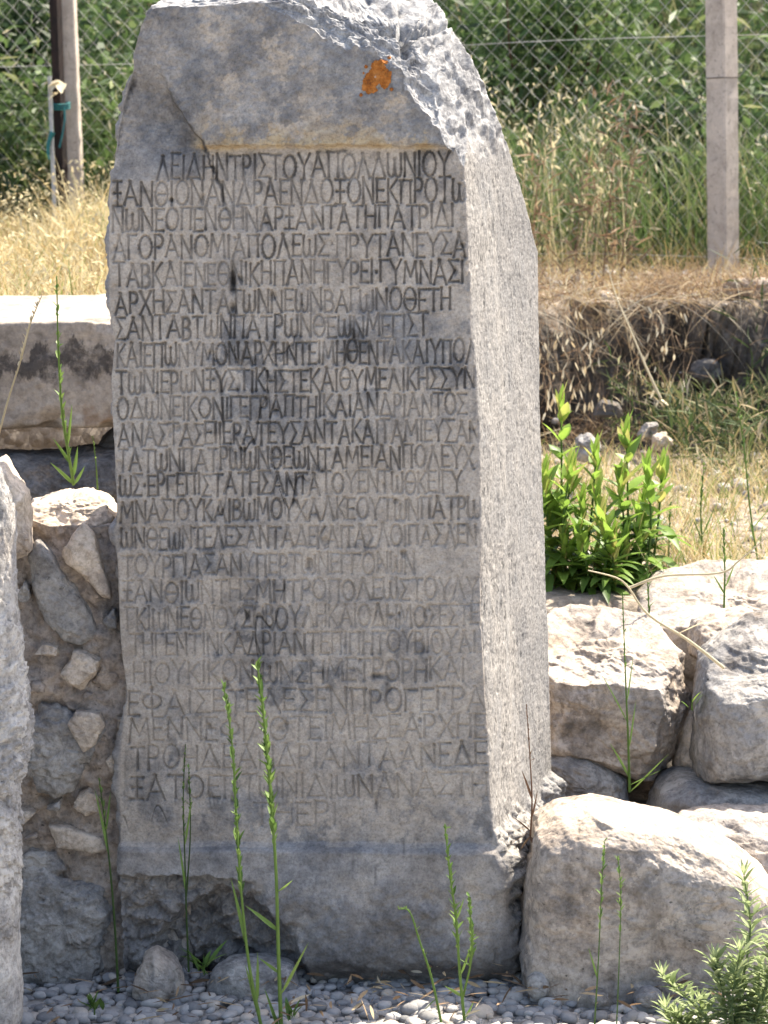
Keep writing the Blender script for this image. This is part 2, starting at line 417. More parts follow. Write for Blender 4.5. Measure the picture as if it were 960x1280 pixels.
def build_ground():
    xs = np.concatenate([-np.geomspace(900, 3.2, 26), np.arange(-3.1, 3.1, 0.035), np.geomspace(3.2, 900, 26)])
    ys = np.concatenate([-np.geomspace(300, 0.6, 14), np.arange(0, 4.2, 0.15), np.arange(4.2, 9.8, 0.03), np.arange(9.8, 20, 0.12), np.geomspace(20.2, 900, 40)])
    X, Y = np.meshgrid(xs, ys)
    Z = terrain(X, Y)
    P = np.stack([X.ravel(), Y.ravel(), Z.ravel()], 1)
    near = smooth(22, 14, P[:, 1]) * smooth(6, 3, np.abs(P[:, 0]))
    bank = smooth(8.2, 8.5, P[:, 1]) * smooth(9.6, 9.1, P[:, 1]) * smooth(-0.6, 0, P[:, 0])
    P[:, 2] += near * (0.022 * fbm(P, 3.5, 4, 3) + 0.010 * fbm(P, 17, 3, 9)) * smooth(5.1, 5.5, P[:, 1]) + 0.006 * near * fbm(P, 12, 3, 5)
    P[:, 1] += bank * 0.15 * fbm(P * [1, 0.3, 1], 6, 4, 21, ridged=True)
    gravel = np.maximum(smooth(5.35, 5.2, P[:, 1]), smooth(0.1, 0.4, fbm(P, 2.1, 3, 30)) * smooth(1.0, 1.25, P[:, 0]) * smooth(7.0, 7.2, P[:, 1]) * smooth(8.5, 8.2, P[:, 1]))
    gravel = np.maximum(gravel, 0.55 * smooth(0.0, 0.35, fbm(P, 1.7, 3, 44)) * smooth(9.3, 9.6, P[:, 1]) * smooth(11, 10.2, P[:, 1]) * smooth(0, .6, P[:, 0]))
    P[:, 2] -= 0.026 * smooth(5.4, 5.15, P[:, 1])
    shaded_soil = smooth(8.45, 8.6, P[:, 1]) * smooth(9.3, 9.0, P[:, 1]) * smooth(1.13, 1.04, P[:, 2]) * smooth(-.4, 0, P[:, 0])  # mask of the bank face whose shade is painted in
    o = mesh('ground', P, grid_faces(len(xs), len(ys)), M['ground'], origin=(0, 0, 0), attrs={'gravel': gravel, 'shaded_soil': shaded_soil})
    tag(o, 'stony ground with gravel in front and a dry earth bank behind', 'ground', kind='structure')
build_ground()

# ------------------------------------------------------------------ the inscribed stele
YF = 5.0; YAW = R(2.5)
def fpl(px, py, dy=0.0):
    """photo pixel -> point on the stele's front plane (moved dy back); returns (u along the face, z)"""
    d = CR @ np.array([(px - 480) / FPX, -(py - 640) / FPX, -1.0])
    n = np.array([math.sin(YAW), math.cos(YAW), 0.0])        # the face runs along (cos, -sin)
    c = np.array([-0.165, YF + dy, 0.0])
    t = np.dot(n, c - EYE) / np.dot(n, d)
    p = EYE + t * d
    return (p[0] - c[0]) / math.cos(YAW), p[2]
def fworld(u, w, z):
    """face coordinates (u right, w back, z up) -> world"""
    ca, sa = math.cos(YAW), math.sin(YAW)
    return np.stack([-0.165 + u * ca + w * sa, YF - u * sa + w * ca, z], -1)
def pl(pts, dy=0.0):
    a = np.array([fpl(p[0], p[1], dy) for p in pts]); o = np.argsort(a[:, 1]); return a[o, 1], a[o, 0]

ARC = lambda cx, cy, rx, ry, a0, a1, n=9: [(cx + rx * math.cos(R(a)), cy + ry * math.sin(R(a))) for a in np.linspace(a0, a1, n)]
GLYPH = {
 'Α': (0.86, [[(0, 0), (.5, 1)], [(.42, 1.02), (1, 0)], [(.2, .32), (.8, .32)]]),
 'Β': (0.62, [[(.05, 0), (.05, 1)], [(.05, 1), (.5, 1)] , ARC(.45, .77, .4, .23, 90, -90), [(.05, .53), (.5, .53)], ARC(.5, .265, .5, .265, 90, -90), [(.05, 0), (.5, 0)]]),
 'Γ': (0.58, [[(.05, 0), (.05, 1)], [(0, 1), (1, 1)]]),
 'Δ': (0.88, [[(0, 0), (.5, 1)], [(.45, 1.03), (1, 0)], [(0, 0.03), (1, 0.03)]]),
 'Ε': (0.55, [[(.05, 0), (.05, 1)], [(0, 1), (1, 1)], [(.05, .52), (.8, .52)], [(0, 0), (1, 0)]]),
 'Ζ': (0.6, [[(0, 1), (1, 1), (0, 0), (1, 0)]]),
 'Η': (0.74, [[(.05, 0), (.05, 1)], [(.95, 0), (.95, 1)], [(.05, .52), (.95, .52)]]),
 'Θ': (0.82, [ARC(.5, .5, .5, .5, 0, 360, 18), [(.25, .5), (.75, .5)]]),
 'Ι': (0.16, [[(.5, 0), (.5, 1)]]),
 'Κ': (0.66, [[(.05, 0), (.05, 1)], [(.95, 1), (.1, .48)], [(.2, .55), (1, 0)]]),
 'Λ': (0.84, [[(0, 0), (.5, 1)], [(.42, 1.02), (1, 0)]]),
 'Μ': (0.95, [[(0, 0), (.12, 1)], [(.12, 1), (.5, .3)], [(.5, .3), (.88, 1)], [(.88, 1), (1, 0)]]),
 'Ν': (0.78, [[(.05, 0), (.05, 1)], [(.05, 1), (.95, 0)], [(.95, 0), (.95, 1)]]),
 'Ξ': (0.62, [[(0, 1), (1, 1)], [(.12, .52), (.88, .52)], [(0, 0), (1, 0)], [(.5, 0), (.5, 1)]]),
 'Ο': (0.82, [ARC(.5, .5, .5, .5, 0, 360, 18)]),
 'Π': (0.76, [[(.08, 0), (.08, 1)], [(.9, 0), (.9, 1)], [(0, 1), (1, 1)]]),
 'Ρ': (0.56, [[(.05, 0), (.05, 1)], [(.05, 1), (.5, 1)], ARC(.5, .74, .45, .26, 90, -90), [(.05, .48), (.5, .48)]]),
 'Σ': (0.66, [[(1, 1), (.02, 1), (.6, .52), (.02, 0), (1, 0)]]),
 'Τ': (0.68, [[(.5, 0), (.5, 1)], [(0, 1), (1, 1)]]),
 'Υ': (0.76, [[(0, 1), (.5, .5)], [(1, 1), (.5, .5)], [(.5, .5), (.5, 0)]]),
 'Φ': (0.86, [ARC(.5, .5, .5, .3, 0, 360, 16), [(.5, -.1), (.5, 1.1)]]),
 'Χ': (0.76, [[(0, 1), (1, 0)], [(0, 0), (1, 1)]]),
 'Ω': (0.9, [[(.02, .95), (.0, .4)], ARC(.25, .3, .25, .3, 180, 360), ARC(.75, .3, .25, .3, 180, 360), [(1, .3), (.98, .95)], [(.5, .3), (.5, .75)]]),
 '·': (0.14, [[(.5, .5), (.5, .55)]]),
 ' ': (0.5, []),
}
TEXT = [  # start x, end x, mid y, height (photo pixels), the words, wear
 (196, 562, 207, 31, 'ΛΕΙΔΗΝΤΡΙΣΤΟΥΑΠΟΛΛΩΝΙΟΥ', .1),
 (141, 582, 240, 31, 'ΞΑΝΘΙΟΝΑΝΔΡΑΕΝΔΟΞΟΝΕΚΠΡΟΤΩ', .05),
 (140, 567, 272, 29, 'ΝΩΝΕΟΠΕΝΘΗΝΑΡΞΑΝΤΑΤΗΠΑΤΡΙΔΙ', .1),
 (142, 582, 307, 29, 'ΑΓΟΡΑΝΟΜΙΑΠΟΛΕΩΣ·ΠΡΥΤΑΝΕΥΣΑ', .1),
 (143, 579, 341, 29, 'ΤΑΒΚΑΙΕΝΕΘΝΙΚΗΠΑΝΗΓΥΡΕΙ·ΓΥΜΝΑΣΙ', .1),
 (144, 563, 376, 28, 'ΑΡΧΗΣΑΝΤΑΤΩΝΝΕΩΝΒΑΓΩΝΟΘΕΤΗ', .05),
 (145, 535, 408, 28, 'ΣΑΝΤΑΒΤΩΝΠΑΤΡΩΝΘΕΩΝΜΕΓΙΣΤ', .1),
 (146, 596, 441, 28, 'ΚΑΙΕΠΩΝΥΜΟΝΑΡΧΗΝΤΕΙΜΗΘΕΝΤΑΚΑΙΥΠΟΛ', .15),
 (146, 593, 475, 27, 'ΤΩΝΙΕΡΩΝΞΥΣΤΙΚΗΣΤΕΚΑΙΘΥΜΕΛΙΚΗΣΣΥΝ', .1),
 (147, 583, 508, 27, 'ΟΔΩΝΕΙΚΟΝΙΓΕΓΡΑΠΤΗΙΚΑΙΑΝΔΡΙΑΝΤΟΣ', .15),
 (148, 599, 541, 27, 'ΑΝΑΣΤΑΣΕΙΙΕΡΑΤΕΥΣΑΝΤΑΚΑΙΤΑΜΙΕΥΣΑΝ', .1),
 (148, 592, 573, 27, 'ΤΑΤΩΝΠΑΤΡΩΩΝΘΕΩΝΤΑΜΕΙΑΝΠΟΛΕΥΧ', .15),
 (149, 577, 604, 27, 'ΩΣ·ΕΡΓΕΠΙΣΤΑΤΗΣΑΝΤΑΤΟΥΕΝΤΩΘΚΕΙΓΥ', .15),
 (150, 600, 637, 27, 'ΜΝΑΣΙΟΥΚΑΙΒΩΜΟΥΧΑΛΚΕΟΥΤΩΝΠΑΤΡΩ', .1),
 (151, 595, 671, 26, 'ΩΝΘΕΩΝΤΕΛΕΣΑΝΤΑΔΕΚΑΙΤΑΣΛΟΙΠΑΣΛΕΝ', .2),
 (153, 518, 705, 26, 'ΤΟΥΡΓΙΑΣΑΝΥΠΕΡΤΩΝΕΓΓΟΝΩΝ', .4),
 (153, 597, 738, 27, 'ΞΑΝΘΙΩΝΤΗΣΜΗΤΡΟΠΟΛΕΩΣΤΟΥΛΥ', .25),
 (158, 603, 771, 27, 'ΓΚΙΩΝΕΘΝΟΥΣΗΒΟΥΛΗΚΑΙΟΔΗΜΟΣΕΣΤΕΙ', .3),
 (163, 594, 804, 27, 'ΤΗΓΕΝΤΙΝΚΑΔΡΙΑΝΤΕΠΙΠΗΤΟΥΒΙΟΥΑΙ', .3),
 (166, 580, 839, 27, 'ΗΙΟΥΚΙΚΟΝΙΩΝΣΗΜΕΤΡΟΡΗΚΑΙ', .5),
 (160, 606, 876, 29, 'ΕΦΑΙΣΕΤΕΛΕΣΕΝΠΡΟΓΕΓΡΑ', .2),
 (161, 607, 910, 29, 'ΜΕΝΝΕΦΙΛΟΤΕΙΜΗΣΕΑΡΧΗΕ', .25),
 (164, 608, 945, 29, 'ΤΡΟΗΔΕΑΝΔΡΙΑΝΤΑΑΝΕΔΕ', .2),
 (163, 609, 983, 29, 'ΞΑΤΟΕΠΤΩΝΙΔΙΩΝΑΝΑΣΤΗ', .3),
 (318, 420, 1018, 27, 'ΤΗΕΡΙ', .5),
]

def build_stele():
    dz = 0.0015
    z0, z1 = -0.06, 2.02
    nz = int((z1 - z0) / dz)
    zs = np.linspace(z0, z1, nz)
    DEP = 0.50; DEPL = 0.24
    # outlines, traced along the front plane (left, front right edge) and along the back plane (silhouette on the right)
    zl, ul = pl([(226, -40), (202, -10), (190, 8), (174, 32), (165, 62), (163, 88), (154, 112), (147, 140), (143, 165), (140, 205), (135, 255), (135, 320), (138, 400), (143, 425), (138, 470),
                 (142, 560), (144, 620), (146, 700), (147, 780), (150, 820), (157, 870), (154, 910), (152, 960), (150, 1055), (148, 1100), (150, 1180), (150, 1290)])
    zr, ur = pl([(560, -40), (572, 100), (580, 200), (585, 300), (590, 400), (598, 520), (600, 620), (603, 740), (610, 900), (613, 1000), (619, 1062), (632, 1082), (633, 1130), (630, 1225), (632, 1290)])
    zb, ub = pl([(600, -40), (640, 60), (650, 120), (658, 200), (662, 260), (664, 325), (665, 360), (668, 480), (673, 620), (677, 750),
                 (681, 880), (683, 1000), (688, 1080), (690, 1290)], DEP)
    L = np.interp(zs, zl, ul); Rr = np.interp(zs, zr, ur); B = np.interp(zs, zb, ub)
    k = np.hanning(9); k /= k.sum()
    Rr = np.convolve(np.pad(Rr, 4, 'edge'), k, 'valid'); B = np.convolve(np.pad(B, 4, 'edge'), k, 'valid'); L = np.convolve(np.pad(L, 4, 'edge'), k, 'valid')
    B = np.maximum(B, Rr - 0.08)
    nf, ns, nb, nl = 470, 110, 40, 70
    tf = np.linspace(0, 1, nf, endpoint=False); ts = np.linspace(0, 1, ns, endpoint=False)
    tb = np.linspace(0, 1, nb, endpoint=False); tl = np.linspace(0, 1, nl, endpoint=False)
    o1 = np.ones(nz)[:, None]
    BLx = (L + 0.035)[:, None]
    U = np.hstack([L[:, None] + (Rr - L)[:, None] * tf, Rr[:, None] + (B - Rr)[:, None] * ts, B[:, None] + (BLx - B[:, None]) * tb, BLx + (L[:, None] - BLx) * tl])
    W = np.hstack([o1 * 0 * tf, o1 * DEP * ts, o1 * (DEP + (DEPL - DEP) * tb), o1 * DEPL * (1 - tl)])
    Z = np.repeat(zs[:, None], U.shape[1], 1)
    NC = U.shape[1]
    isf = np.zeros(NC); isf[:nf] = 1
    iss = np.zeros(NC); iss[nf:nf + ns] = 1
    isl = np.zeros(NC); isl[nf + ns + nb:] = 1
    def sm(A, h):
        kk = np.hanning(2 * h + 3)[1:-1]; kk /= kk.sum()
        out = 0 * A
        for i, w in enumerate(kk): out = out + w * np.roll(A, i - h, axis=-1)
        return out
    # outward direction of each column: front (0,-1), right flank, back, left flank
    sd = np.array([B - Rr, np.full(nz, DEP)]); sd /= np.linalg.norm(sd, axis=0)
    NU = np.zeros((nz, NC)); NW = np.zeros((nz, NC))
    NW[:, :nf] = -1
    NU[:, nf:nf + ns] = sd[1][:, None]; NW[:, nf:nf + ns] = -sd[0][:, None]
    NW[:, nf + ns:nf + ns + nb] = 1; NU[:, nf + ns + nb:] = -1
    U, W, NU, NW = sm(U, 5), sm(W, 5), sm(NU, 6), sm(NW, 6)
    isf_s = sm(isf[None], 4)[0]; iss_s = sm(iss[None], 3)[0]
    P = np.stack([U.ravel(), W.ravel(), Z.ravel()], 1)
    mid = (Z.ravel() > 0)
    # pixel-like face coordinates for masks
    # (x to the right, y downward in the photo's own units, measured on the stele's face)
    u00, z00 = fpl(0, 0); ux, zx = fpl(1000, 0); uy, zy = fpl(0, 1000)
    A = np.array([[ux - u00, uy - u00], [zx - z00, zy - z00]]) / 1000
    Ai = np.linalg.inv(A)
    u5, z5 = fpl(400, 600)
    # local perspective correction: iterate through the exact mapping
    def to_px(u, z):
        w = fworld(u, 0 * u, z) - EYE
        c = w @ CR
        return 480 + FPX * c[:, 0] / -c[:, 2], 640 - FPX * c[:, 1] / -c[:, 2]
    X, Y = to_px(U.ravel(), Z.ravel())
    FR = np.tile(isf_s, nz); SI = np.tile(iss_s, nz); LE = np.tile(isl, nz)
    n_lo = fbm(P, 4.0, 3, 1); n_md = fbm(P, 14, 3, 11); n_hi = fbm(P, 55, 3, 21); n_vhi = fbm(P, 170, 2, 31)

    # ---- letters: signed distance of the strokes rasterised on the front grid
    fz = zs; dist = np.full((nz, nf), 1.0, np.float32); wear = np.zeros((nz, nf), np.float32)
    Uf = U[:, :nf]
    lr = np.random.default_rng(3)
    for (xa, xb, ym, hpx, words, wr) in TEXT:
        ws = [GLYPH[c][0] * lr.uniform(0.93, 1.07) for c in words]; gap = 0.2
        total = sum(ws) + gap * (len(words) - 1)
        sc = (xb - xa) / total; x = xa
        for c, w in zip(words, ws):
            hh = hpx * lr.uniform(0.9, 1.04); jy = lr.uniform(-1.6, 1.6); sl = lr.uniform(-.05, .05); ltw = wr + lr.uniform(-.12, .12)
            fr = (x - 370) / 220.0
            yb = ym + hh / 2 + jy - 2.6 * fr
            for st in GLYPH[c][1]:
                pts = [fpl(x + (q[0] + sl * q[1]) * w * sc, yb - q[1] * hh) for q in st]
                for a, b in zip(pts[:-1], pts[1:]):
                    a = np.array(a); b = np.array(b)
                    r = 0.014
                    i0 = np.searchsorted(fz, min(a[1], b[1]) - r); i1 = np.searchsorted(fz, max(a[1], b[1]) + r)
                    row = Uf[(i0 + i1) // 2]
                    j0 = np.searchsorted(row, min(a[0], b[0]) - r); j1 = np.searchsorted(row, max(a[0], b[0]) + r)
                    if i1 <= i0 or j1 <= j0: continue
                    q = np.stack([Uf[i0:i1, j0:j1], np.repeat(fz[i0:i1, None], j1 - j0, 1)], -1)
                    ab = b - a; tt = np.clip(((q - a) @ ab) / (ab @ ab + 1e-12), 0, 1)
                    dd = np.linalg.norm(q - a - tt[..., None] * ab, axis=-1) - 0.0009 * (np.abs(tt - 0.5) * 2) ** 4
                    cur = dist[i0:i1, j0:j1]; better = dd < cur
                    cur[better] = dd[better]; wear[i0:i1, j0:j1][better] = ltw
            x += (w + gap) * sc
    D = np.ones((nz, NC), np.float32); D[:, :nf] = dist; D = D.ravel()
    WR = np.zeros((nz, NC), np.float32); WR[:, :nf] = wear; WR = WR.ravel()
    half = 0.0029 + 0.0010 * n_hi + 0.0006 * n_vhi
    groove = smooth(half, half * 0.25, D)
    worn = smooth(0.15, 0.75, 0.5 + 0.75 * n_md + 0.35 * n_lo - WR * 1.1 + 0.12)
    worn = 0.50 + 0.50 * worn

    # ---- relief
    out = np.zeros(len(P))                                    # along the outward direction
    text_zone = smooth(183, 190, Y) * smooth(1056, 1046, Y)
    head = smooth(186, 180, Y + 2.2 * n_hi) * FR
    base = smooth(1052, 1064, Y + 3 * n_md - (X - 380) * 0.01) * FR
    out += FR * (0.0012 * n_hi + 0.0006 * n_vhi + 0.0022 * n_md) * (0.55 + 0.45 * text_zone)
    # head stands 16 mm proud and is lumpy; a shard is missing left of the crack
    out += head * (0.016 * smooth(236, 262, X) + 0.008 * n_lo + 0.0055 * n_md + 0.0022 * n_hi + 0.0012 * n_vhi)
    crack_y = np.array([20, 45, 75, 100, 125, 150, 172, 186]); crack_x = np.array([192, 190, 193, 204, 214, 229, 248, 258])
    cx = np.interp(Y, crack_y, crack_x) + 3 * n_hi
    upper = smooth(232, 150, Y + 8 * n_md) * smooth(10, 40, Y) * FR
    out -= upper * smooth(cx + 3, cx - 2, X) * (0.020 * smooth(70, 120, Y) + 0.004 + (0.020 * n_md + 0.006 * n_hi) * smooth(60, 110, Y))
    thin = np.interp(Y, [178, 200, 232, 260, 300], [254, 264, 274, 281, 288]) + 4 * n_hi
    crk = np.exp(-((X - thin) / 2.2) ** 2) * smooth(172, 180, Y) * smooth(275, 240, Y) * FR
    out -= 0.006 * crk
    # letters and chips
    out -= FR * groove * 0.0055 * worn
    chips = smooth(0.62, 0.95, fbm(P * [1, 1, 0.8], 34, 3, 71)) * text_zone * FR
    out -= chips * 0.005
    vcr = smooth(0.80, 0.95, 1 - np.abs(fbm(P * [1, 1, 0.25], 16, 3, 81)) * 6) * smooth(0.25, 0.55, n_lo + n_md * .6) * text_zone * FR
    out -= vcr * 0.003
    for (hx, hy, rx, ry, dpt) in ((291, 352, 3.5, 14, .022), (291, 385, 4, 6, .012), (214, 250, 3, 3, .01), (472, 845, 9, 3, .008), (215, 285, 2, 2, .006), (430, 188, 6, 2.5, .006), (555, 872, 2, 6, .006), (470, 1005, 2, 7, .006), (290, 1000, 2.5, 6, .006), (502, 940, 2, 2, .006), (345, 515, 2.5, 5, .006), (395, 555, 4, 2.5, .005)):
        out -= dpt * np.exp(-((X - hx) / rx) ** 2 - ((Y - hy) / ry) ** 2) * FR
    # lower left corner lost, left arris chipped
    edge_l = np.exp(-((X - np.interp(Y, [-20, 135, 140, 1060], [150, 145, 142, 150])) / 9) ** 2) * FR
    out -= edge_l * smooth(0.0, 0.5, n_md + 0.5 * n_hi) * 0.006
    corner = 0.15 * smooth(34, 0, X - 150 + 8 * n_hi) * smooth(770, 850, Y) * smooth(900, 850, Y) * FR
    out -= corner * 0.02 * (0.6 + 0.6 * n_md)
    edge_r = np.exp(-((X - np.interp(Y, [200, 400, 620, 900, 1060], [580, 590, 600, 610, 619])) / 6) ** 2) * FR
    out -= edge_r * smooth(0.15, 0.6, n_md + 0.6 * n_hi) * 0.008
    # base: swells forward, rough below, a hollow worn under its left half
    out += base * (0.022 + 0.010 * smooth(1062, 1110, Y) + 0.006 * n_md + 0.008 * smooth(1090, 1140, Y) * n_lo + smooth(1090, 1130, Y) * (0.010 * n_md + 0.004 * n_hi))
    hol = smooth(1.0, 0.86, np.sqrt(((X - 285) / 104) ** 2 + (np.maximum(1235 - Y, 0) / 128) ** 2) + .10 * n_md + .05 * n_hi) * FR
    lost = smooth(1084, 1092, Y + (X - 150) * -.06 + 7 * n_md + 4 * n_hi) * smooth(335, 300, X + 12 * n_md) * FR
    out -= lost * (0.022 + 0.024 * n_md + 0.016 * fbm(P, 30, 3, 66, ridged=True))
    out -= hol * (0.060 + 0.04 * n_md + .02 * n_hi)
    under = smooth(1195, 1240, Y + 8 * n_md) * FR
    out -= under * 0.05
    # flanks
    out += SI * (0.005 * n_lo + 0.0014 * n_md + 0.0007 * n_hi + 0.0005 * n_vhi)
    strk = fbm(P * [1, 1, 0.4], 80, 2, 91)
    out -= SI * smooth(0.45, 0.8, strk) * 0.0016
    upfl = smooth(215, 150, Y + 14 * n_md) * SI
    out += upfl * (0.016 * terr(fbm(P, 7, 4, 431), 2.2) + 0.003 * n_hi)
    ridge = smooth(0.3, 0.42, np.tile(np.concatenate([np.zeros(nf), ts, np.zeros(nb + nl)]), nz))
    out -= SI * 0.006 * ridge * smooth(250, 330, Y) * (1 + .5 * n_md)
    out += LE * (0.012 * n_md + 0.006 * n_hi)
    out += (1 - FR) * (1 - SI) * (0.02 * n_lo + 0.008 * n_md)
    sidebase = smooth(1036, 1060, Y + 12 * n_md + 5 * n_hi) * SI
    out += sidebase * (0.020 + 0.022 * terr(n_md, 3) + 0.012 * n_hi)
    P[:, 0] += NU.ravel() * out; P[:, 1] += NW.ravel() * out
    clipped = np.zeros(len(P))

    # ---- cap rings over the top
    rings = 14
    top = P[-NC:].copy(); ctop = np.array([top[:, 0].mean(), 0.18, z1])
    caps = [ctop + (top - ctop) * (1 - (i + 1) / rings * 0.985) + np.array([0, 0, 0.0]) for i in range(rings)]
    Pc = np.concatenate([P] + caps)
    # ---- broken facets: radial clipping toward a point inside the head
    C = np.array([0.5 * (fpl(360, 230)[0] + fpl(400, 230)[0]), 0.19, fpl(380, 330)[1]])
    def clip(Q, pt, n, jag, seed, lim_z):
        n = np.asarray(n, float); n /= np.linalg.norm(n)
        v = Q - C
        dn = v @ n; d0 = (np.asarray(pt) - C) @ n
        rel = jag * (1.25 * terr(fbm(Q @ ROT, 8, 4, seed), 2.4) + 0.26 * terr(fbm(Q, 24, 3, seed + 5), 2.0) + 0.10 * fbm(Q, 95, 3, seed + 9))
        lim = d0 + rel
        hit = (dn > lim) & (Q[:, 2] > lim_z)
        t = np.where(hit, lim / np.maximum(dn, 1e-6), 1)
        return C + v * t[:, None], hit
    zl_ = fpl(400, 300)[1]
    fr_ = np.zeros(len(Pc))
    def P3(px, py, w=0.0):
        u, z = fpl(px, py); return np.array([u, w - 0.016, z])
    # the big break that runs down the upper right
    for (pt, n, jag, seed) in ((P3(440, 54), (.34, -.62, .70), .020, 301), (P3(512, 86), (.66, -.60, .44), .016, 351), (P3(556, 176), (.82, -.52, .26), .012, 331), (P3(300, 2), (-.06, -.30, 1.0), .007, 311), (P3(190, 16), (-.66, -.32, .68), .007, 321)):
        Pc, h = clip(Pc, pt, n, jag, seed, zl_); fr_ = np.maximum(fr_, h)
    # slanting loss behind the flank: it gives the worn right shoulder its outline
    for (p1, w1, p2, w2, sk, jag, seed) in (((666, 316), DEP, (614, 150), .24, -.24, .008, 361), ((616, 156), .32, (556, -6), .36, -.08, .009, 371)):
        a1 = np.array([fpl(*p1, w1)[0], w1, fpl(*p1, w1)[1]]); a2 = np.array([fpl(*p2, w2)[0], w2, fpl(*p2, w2)[1]])
        nn = np.cross(a2 - a1, np.array([sk, 1.0, 0.0])); nn *= np.sign(nn[0])
        Pc, h = clip(Pc, a1, nn, jag, seed, zl_ - 0.14)
    # the top itself
    Pc, h = clip(Pc, P3(330, -8, 0.16), (0.0, .05, 1.0), .010, 341, zl_); fr_ = np.maximum(fr_, h)
    # deep crack that parts the far right block
    Xa, Ya = to_px(Pc[:, 0], Pc[:, 2])
    for path in ([(498, 12), (502, 45), (506, 70)], [(500, 48), (540, 40), (556, 30)], [(330, 30), (370, 45), (400, 60)]):
        q = np.array([fpl(a, b, 0.12) for a, b in path])
        for a, b in zip(q[:-1], q[1:]):
            ab = b - a; w = Pc[:, [0, 2]] - a; tt = np.clip(w @ ab / (ab @ ab), 0, 1)
            dd = np.linalg.norm(w - tt[:, None] * ab, axis=1) + 0.003 * fbm(Pc, 40, 2, 7)
            e = np.exp(-(dd / 0.006) ** 2) * fr_
            Pc -= (Pc - C) / np.linalg.norm(Pc - C, axis=1)[:, None] * (0.018 * e)[:, None]
    nP = len(P)
    fresh_all = fr_
    Wd = fworld(Pc[:, 0], Pc[:, 1], Pc[:, 2])

    # ---- stains (they are marks on the stone, each with its own outline)
    n = len(Pc)
    grey = np.zeros(n); dirt = np.zeros(n); ochre = np.zeros(n)
    flake = fbm(P, 30, 5, 411, gain=.62); flake2 = fbm(P, 13, 5, 421, gain=.6)
    hard = smooth(.06, .13, flake) * smooth(-.05, .1, flake2)
    patch = smooth(-0.05, 0.55, 0.9 * n_lo + 0.55 * n_md + 0.2 * n_hi)
    blob = lambda hx, hy, rx, ry: np.exp(-((X - hx) / rx) ** 2 - ((Y - hy) / ry) ** 2)
    g = 0.42 * patch + 0.55 * (blob(490, 420, 100, 38) + blob(440, 400, 60, 30) + blob(290, 330, 26, 60) + blob(290, 430, 60, 40) + blob(330, 520, 90, 50) + blob(560, 420, 40, 30) + blob(520, 450, 60, 30) + blob(160, 215, 30, 45) + blob(320, 215, 40, 20) + blob(240, 345, 40, 14) + blob(520, 300, 30, 14) + blob(480, 520, 120, 25))
    g = g + 0.50 * smooth(560, 720, Y) * (0.65 + 0.35 * n_md) * smooth(166, 190, X + 8 * n_hi)
    g = g + 0.25 * smooth(960, 1010, Y)
    pale_l = smooth(40, 8, X - np.interp(Y, [200, 1060], [138, 150]) + 14 * n_md) * smooth(225, 260, Y) * smooth(1050, 1000, Y)
    g = g * (1 - 0.8 * pale_l)
    g = 0.75 * g + 0.42 * hard * (0.5 + 0.5 * smooth(.1, .5, g)) - 0.25 * smooth(.05, .12, -flake)
    g = np.clip(g + 0.12 * n_hi + 0.16 * n_md + 0.10 * n_vhi, 0, 1) * FR
    g = np.where(head > 0.5, np.clip(0.84 + 0.35 * n_lo + 0.35 * n_md + 0.25 * n_hi - 0.75 * smooth(0.22, 0.34, fbm(P, 22, 5, 61, gain=.62)) - .35 * smooth(.1, .2, flake), 0, 1), g)
    g = np.maximum(g, FR * smooth(238, 222, Y + (X - 150) * 0.12 + 8 * n_hi) * smooth(262, 240, X + 6 * n_hi) * np.clip(.85 + .4 * n_md + .2 * n_hi, 0, 1))
    g = np.where(base > 0.5, np.clip(0.75 + 0.35 * n_md + 0.2 * n_hi - 0.5 * blob(600, 1150, 26, 80), 0, 1), g)
    g = np.where(LE > 0.5, 0.7, g)
    rdg = smooth(.42, .60, np.tile(np.concatenate([np.zeros(nf), ts, np.zeros(nb + nl)]), nz) + .10 * n_md + .08 * n_lo)
    g = np.where(SI > .5, np.clip(rdg * (.75 + .4 * n_md) + .5 * smooth(.12, .3, flake2) + .3 * smooth(0, .5, n_lo), 0, 1), g)
    grey[:nP] = g
    # groove dirt, with a halo of grime round each stroke
    halo = np.exp(-(np.maximum(D - 0.0015, 0) / 0.0055) ** 2)
    d = groove * (0.25 + 0.27 * worn) * (1 - 0.62 * smooth(520, 740, Y)) * (1 + .3 * n_hi) + 0.13 * halo * smooth(-0.2, 0.5, n_md + 0.7 * n_hi) * (0.4 + 0.6 * worn)
    d = d + 0.22 * hard * text_zone * smooth(-.2, .3, n_lo)
    d = d + 0.7 * chips * 0.5 + 0.8 * vcr * 0.7 + 0.85 * crk
    d = d + 0.13 * smooth(0.15, 0.75, n_md * 0.8 + 0.6 * n_hi + 0.3 * n_lo) * text_zone
    for (hx, hy, rx, ry, a) in ((291, 352, 4, 16, .95), (291, 386, 4, 7, .9), (214, 250, 3, 3, .8), (472, 846, 10, 3, .8), (484, 855, 3, 4, .8), (430, 188, 6, 2.5, .7), (290, 1000, 2.5, 7, .7), (470, 1005, 2, 7, .6), (470, 1090, 1.5, 10, .6), (442, 1075, 1.5, 6, .6), (505, 1060, 1.5, 8, .6)):
        d = d + a * np.exp(-((X - hx) / rx) ** 2 - ((Y - hy) / ry) ** 2)
    # black stain running down inside the base's left half and along the missing shard
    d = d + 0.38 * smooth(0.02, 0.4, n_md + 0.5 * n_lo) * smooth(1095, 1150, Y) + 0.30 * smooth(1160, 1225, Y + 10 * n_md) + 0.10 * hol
    cx2 = np.interp(Y, crack_y, crack_x) + 3 * n_hi
    d = d + 0.7 * np.exp(-((X - cx2 - 1) / 2.2) ** 2) * smooth(95, 125, Y) * smooth(190, 180, Y)
    d = d + 0.14 * head * smooth(0.0, 0.5, n_md + n_hi * .4)
